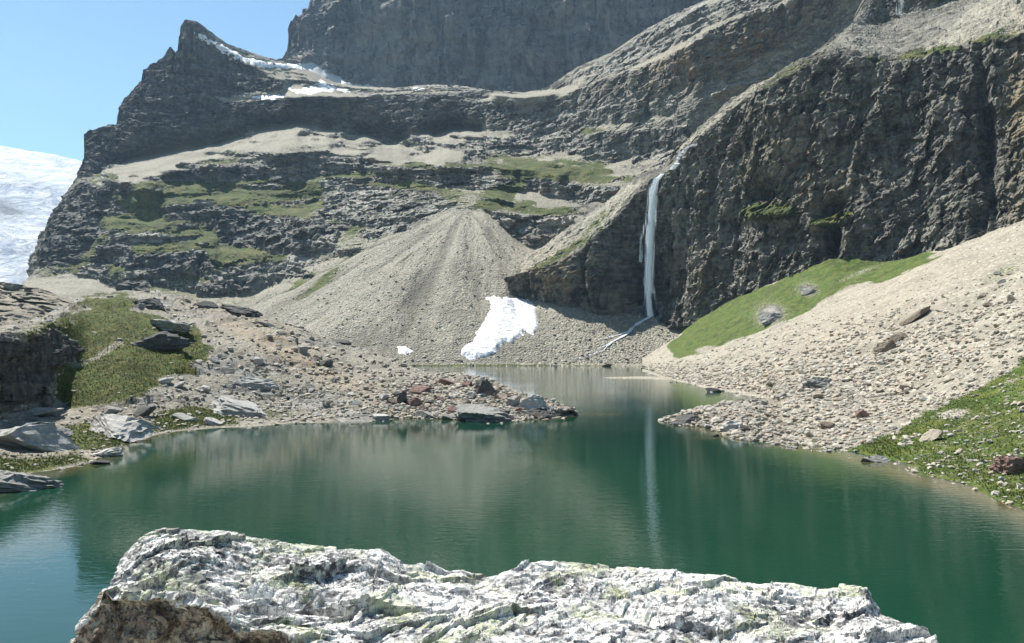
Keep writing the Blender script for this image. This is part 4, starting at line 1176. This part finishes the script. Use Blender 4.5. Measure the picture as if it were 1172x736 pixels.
rubble('rubble', H, 24000, wH, .06, .7, 6.5, 803, (.1, .95))
X, Y = M.FX, M.FY
wM = sc * smooth(60, 200, Y) * (1 - blobs(X, Y, [(575, 375, 42, 36, 0, 1)])) * (Y > 230) * (X > 250)
rubble('rubble', M, 5000, wM, .25, 1.2, 5.0, 805, (.4, 1))

# spit rubble
class _S: pass
sp = _S(); sp.P = SPITP
rubble('rubble', sp, 5200, ((SPITP[..., 2] > -.15) & (SPITP[..., 0] < 33)).astype(float), .08, 1.0, 3.6, 807, (0, .8))

# ---- grass tufts on the near banks
k = NT('alpine_grass', .8, .2)
m_gr = k.done(k.mix(k.attr('tone'), (.06, .085, .016), (.19, .21, .06)))
def tufts(name, sh_, n, W, seed, hmin, hmax):
    r = np.random.default_rng(seed)
    W = W.ravel().clip(0)
    idx = r.choice(W.size, n, p=W / W.sum())
    P = sh_.P.reshape(-1, 3)[idx].copy()
    P[:, :2] += r.uniform(-1, 1, (n, 2)) * (P[:, 1:2] / FOC)
    B_ = 5
    P = np.repeat(P, B_, 0)
    m = len(P)
    a = r.uniform(0, 2 * np.pi, m)
    h = r.uniform(hmin, hmax, m)
    w = h * .16
    lean = r.uniform(.2, .8, m) * h
    base = P + np.stack([np.cos(a) * h * .2, np.sin(a) * h * .2, a * 0 - .02], -1)
    t1 = base + np.stack([-np.sin(a) * w, np.cos(a) * w, a * 0], -1)
    t2 = base - np.stack([-np.sin(a) * w, np.cos(a) * w, a * 0], -1)
    tip = base + np.stack([np.cos(a) * lean, np.sin(a) * lean, h], -1)
    V_ = np.stack([t1, t2, tip], 1).reshape(-1, 3)
    F_ = np.arange(m * 3).reshape(-1, 3)
    link(name, mesh_np(name, V_, F_, m_gr, {'tone': np.repeat(r.random(m), 3)}, True, 3), kind='stuff')
tufts('grass', R, 18000, (gp2 + .55 * gp3) * (R.P[..., 1] < 190) * (R.P[..., 2] > .05), 901, .07, .20)
tufts('grass', H, 15000, (gH + .6 * gH2) * (H.P[..., 2] > .05), 903, .07, .20)

# ================================================================== FOREGROUND BOULDER
BS = [(84, 752), (92, 733), (101, 718), (118, 681), (130, 660), (138, 645), (148, 627), (163, 611), (185, 603), (230, 606), (262, 608), (300, 615), (340, 621), (372, 625), (400, 627), (418, 629), (436, 636), (458, 645), (480, 648),
      (510, 656), (530, 653), (545, 660), (562, 657), (580, 650), (600, 645), (620, 642), (660, 642), (700, 645), (740, 651), (800, 657), (830, 659), (860, 666), (895, 668), (930, 671), (975, 669), (992, 672),
      (1000, 685), (1012, 700), (1024, 707), (1046, 716), (1058, 722), (1064, 736), (1070, 752)]
LIP = [(84, 753), (92, 740), (101, 722), (118, 677), (150, 681), (180, 679), (215, 683), (235, 693), (262, 709), (280, 722), (300, 720), (322, 722), (350, 735), (400, 760), (600, 800), (900, 800), (1040, 780), (1070, 760)]
FB = Sheet(84, 1070, [
    ([(84, 1100), (1070, 1100)], [(84, 4.9), (1070, 4.7)]),
    ([(a, b + (14 if a < 340 else 60)) for a, b in LIP], [(84, 5.5), (118, 5.15), (300, 4.95), (600, 4.4), (1070, 4.6)]),
    (LIP, [(84, 5.6), (118, 5.05), (300, 4.75), (600, 4.3), (1070, 4.7)]),
    ([(84, 752.5), (92, 736), (118, 676), (130, 672), (180, 674), (230, 672), (300, 682), (400, 690), (500, 700), (700, 715), (900, 735), (1000, 730), (1050, 740), (1070, 752)], [(84, 5.6), (118, 5.2), (300, 5.25), (600, 5.2), (900, 5.0), (1070, 4.9)]),
    (BS, [(84, 5.7), (118, 5.55), (185, 5.9), (400, 6.1), (700, 6.1), (975, 5.9), (1070, 5.3)]),
], step=.8, back=.9, drop=2.6, bx=1.2, by=1.4, hsil=BS)
P0 = FB.P.copy()
# foliation runs obliquely along the block
u_ = P0[..., 0] * .8 + P0[..., 1] * .6
v_ = -P0[..., 0] * .6 + P0[..., 1] * .8
fol = fbm(np.stack([u_ / .50, v_ / .16, P0[..., 2] / .10], -1), 5, 951, gain=.6, keep_z=True)
rdg = fbm(np.stack([u_ / .35, v_ / .12, P0[..., 2] / .2], -1), 5, 953, ridged=True, gain=.62, keep_z=True)
lump = fbm(P0 / .6, 3, 955)
pit = fbm(P0 / .045, 3, 957, gain=.6)
nrows = FB.P.shape[0]
topmask = smooth(0, 10, np.arange(nrows)[::-1])[:, None]
front = smooth(1, 5, FB.PY - ctl(LIP, FB.xs)[None] + 5 * fbm(P0 / .12, 4, 967))
Wb = P0 + np.stack([fbm(P0 / .2, 3, 971), fbm(P0 / .2, 3, 972), fbm(P0 / .2, 3, 973)], -1) * .05
ub, vb = Wb[..., 0] * .8 + Wb[..., 1] * .6, -Wb[..., 0] * .6 + Wb[..., 1] * .8
fcb = facets(np.stack([ub / .55, vb / .26, Wb[..., 2] / .3], -1), 975, .065, .02) + facets(np.stack([ub / .17, vb / .08, Wb[..., 2] / .1], -1), 985, .022, .008) + facets(np.stack([ub / .06, vb / .03, Wb[..., 2] / .04], -1), 995, .008, .004)
d = lump * .04 + fol * .024 + rdg * .013 + pit * .005 + fcb
Nf = gnormals(blur(P0.reshape(nrows, -1, 3), 3) if False else P0)
for a in range(3): Nf[..., a] = blur(Nf[..., a], 6)
Nf /= np.linalg.norm(Nf, axis=-1, keepdims=True)
if Nf[nrows // 2, 500, 2] < 0: Nf *= -1
FB.P += Nf * (d * (.45 + .55 * topmask))[..., None]
# step and block near the far edge, cracks
FB.P[..., 2] += .05 * blobs(FB.PX, FB.PY, [(433, 637, 22, 5, -10, 1)]) + .07 * blobs(FB.PX, FB.PY, [(400, 646, 40, 8, -8, 1), (210, 640, 60, 18, 0, 1)]) - .08 * blobs(FB.PX, FB.PY, [(330, 684, 130, 5, -4, 1), (600, 670, 30, 5, 30, .5), (720, 700, 60, 5, -20, .6)])
FB.finish()
k = NT('lichen_covered_boulder_rock', .85, .25)
tcx = k.pos
q1 = k.noise(k.scaled(tcx, (3.2, 9, 7), (0, 0, .64)), 1, 8, .72, .5)
q2 = k.noise(k.scaled(tcx, 26), 1, 7, .75)
q3 = k.noise(k.scaled(tcx, 70), 1, 4, .7)
q4 = k.noise(k.scaled(tcx, 5), 1, 6, .65)
c = k.mix(k.ramp(q1, .37, .50), (.14, .135, .125), (.80, .775, .72))
c = k.mix(k.ramp(q2, .52, .40, 0, .75), c, (.075, .072, .08))
c = k.mix(k.ramp(q2, .56, .66, 0, .8), c, (.84, .82, .78))
lich = k.math('MULTIPLY', k.ramp(k.noise(k.scaled(tcx, 2.6), 1, 4, .6), .48, .60), k.ramp(q2, .42, .56))
c = k.mix(k.math('MULTIPLY', lich, .65), c, (.46, .50, .22))
c = k.mix(k.ramp(q3, .40, .30, 0, .6), c, (.05, .05, .055))
c = k.mix(k.math('MULTIPLY', k.attr('dark'), k.ramp(k.noise(k.scaled(tcx, 15), 1, 7, .72), .56, .44)), c, (.085, .083, .085))
brown = k.mix(k.ramp(q4, .38, .62), (.22, .165, .12), (.52, .45, .36))
brown = k.mix(k.ramp(q2, .54, .42, 0, .8), brown, (.03, .028, .028))
c = k.mix(k.attr('front'), c, brown)
hgt = k.math('ADD', k.math('MULTIPLY', q1, 1.0), k.math('ADD', k.math('MULTIPLY', q2, .45), k.math('MULTIPLY', q3, .12)))
m_fb = k.done(c, k.bump(hgt, .9, .020))
fb = FB.build('boulder', m_fb, {'front': front, 'dark': np.clip(blobs(FB.PX, FB.PY, [(215, 640, 90, 26, 0, 1), (370, 655, 80, 20, -8, .9), (640, 668, 90, 12, 0, .6), (930, 700, 90, 16, 0, .9), (440, 720, 60, 20, 0, .4), (780, 720, 60, 14, 10, .7)]) + .25, 0, 1)}, smooth_=False, label='huge lichen covered whitish slab boulder at the bottom of the picture above the lake', category='boulder')

# ================================================================== HAZE
import bmesh
bm = bmesh.new()
bmesh.ops.create_cube(bm, size=1)
me = bpy.data.meshes.new('haze'); bm.to_mesh(me); bm.free()
hm = bpy.data.materials.new('haze_air'); hm.use_nodes = True
ht = hm.node_tree
ht.nodes.remove(ht.nodes['Principled BSDF'])
pv = ht.nodes.new('ShaderNodeVolumePrincipled')
pv.inputs['Color'].default_value = (.50, .74, 1.0, 1)
pv.inputs['Density'].default_value = 0.000065
pv.inputs['Anisotropy'].default_value = 0.2
ht.links.new(pv.outputs[0], ht.nodes['Material Output'].inputs['Volume'])
me.materials.append(hm)
hz = link('haze', me, kind='stuff')
hz.scale = (5400, 5000, 1300)
hz.location = (0, 1800, 645)
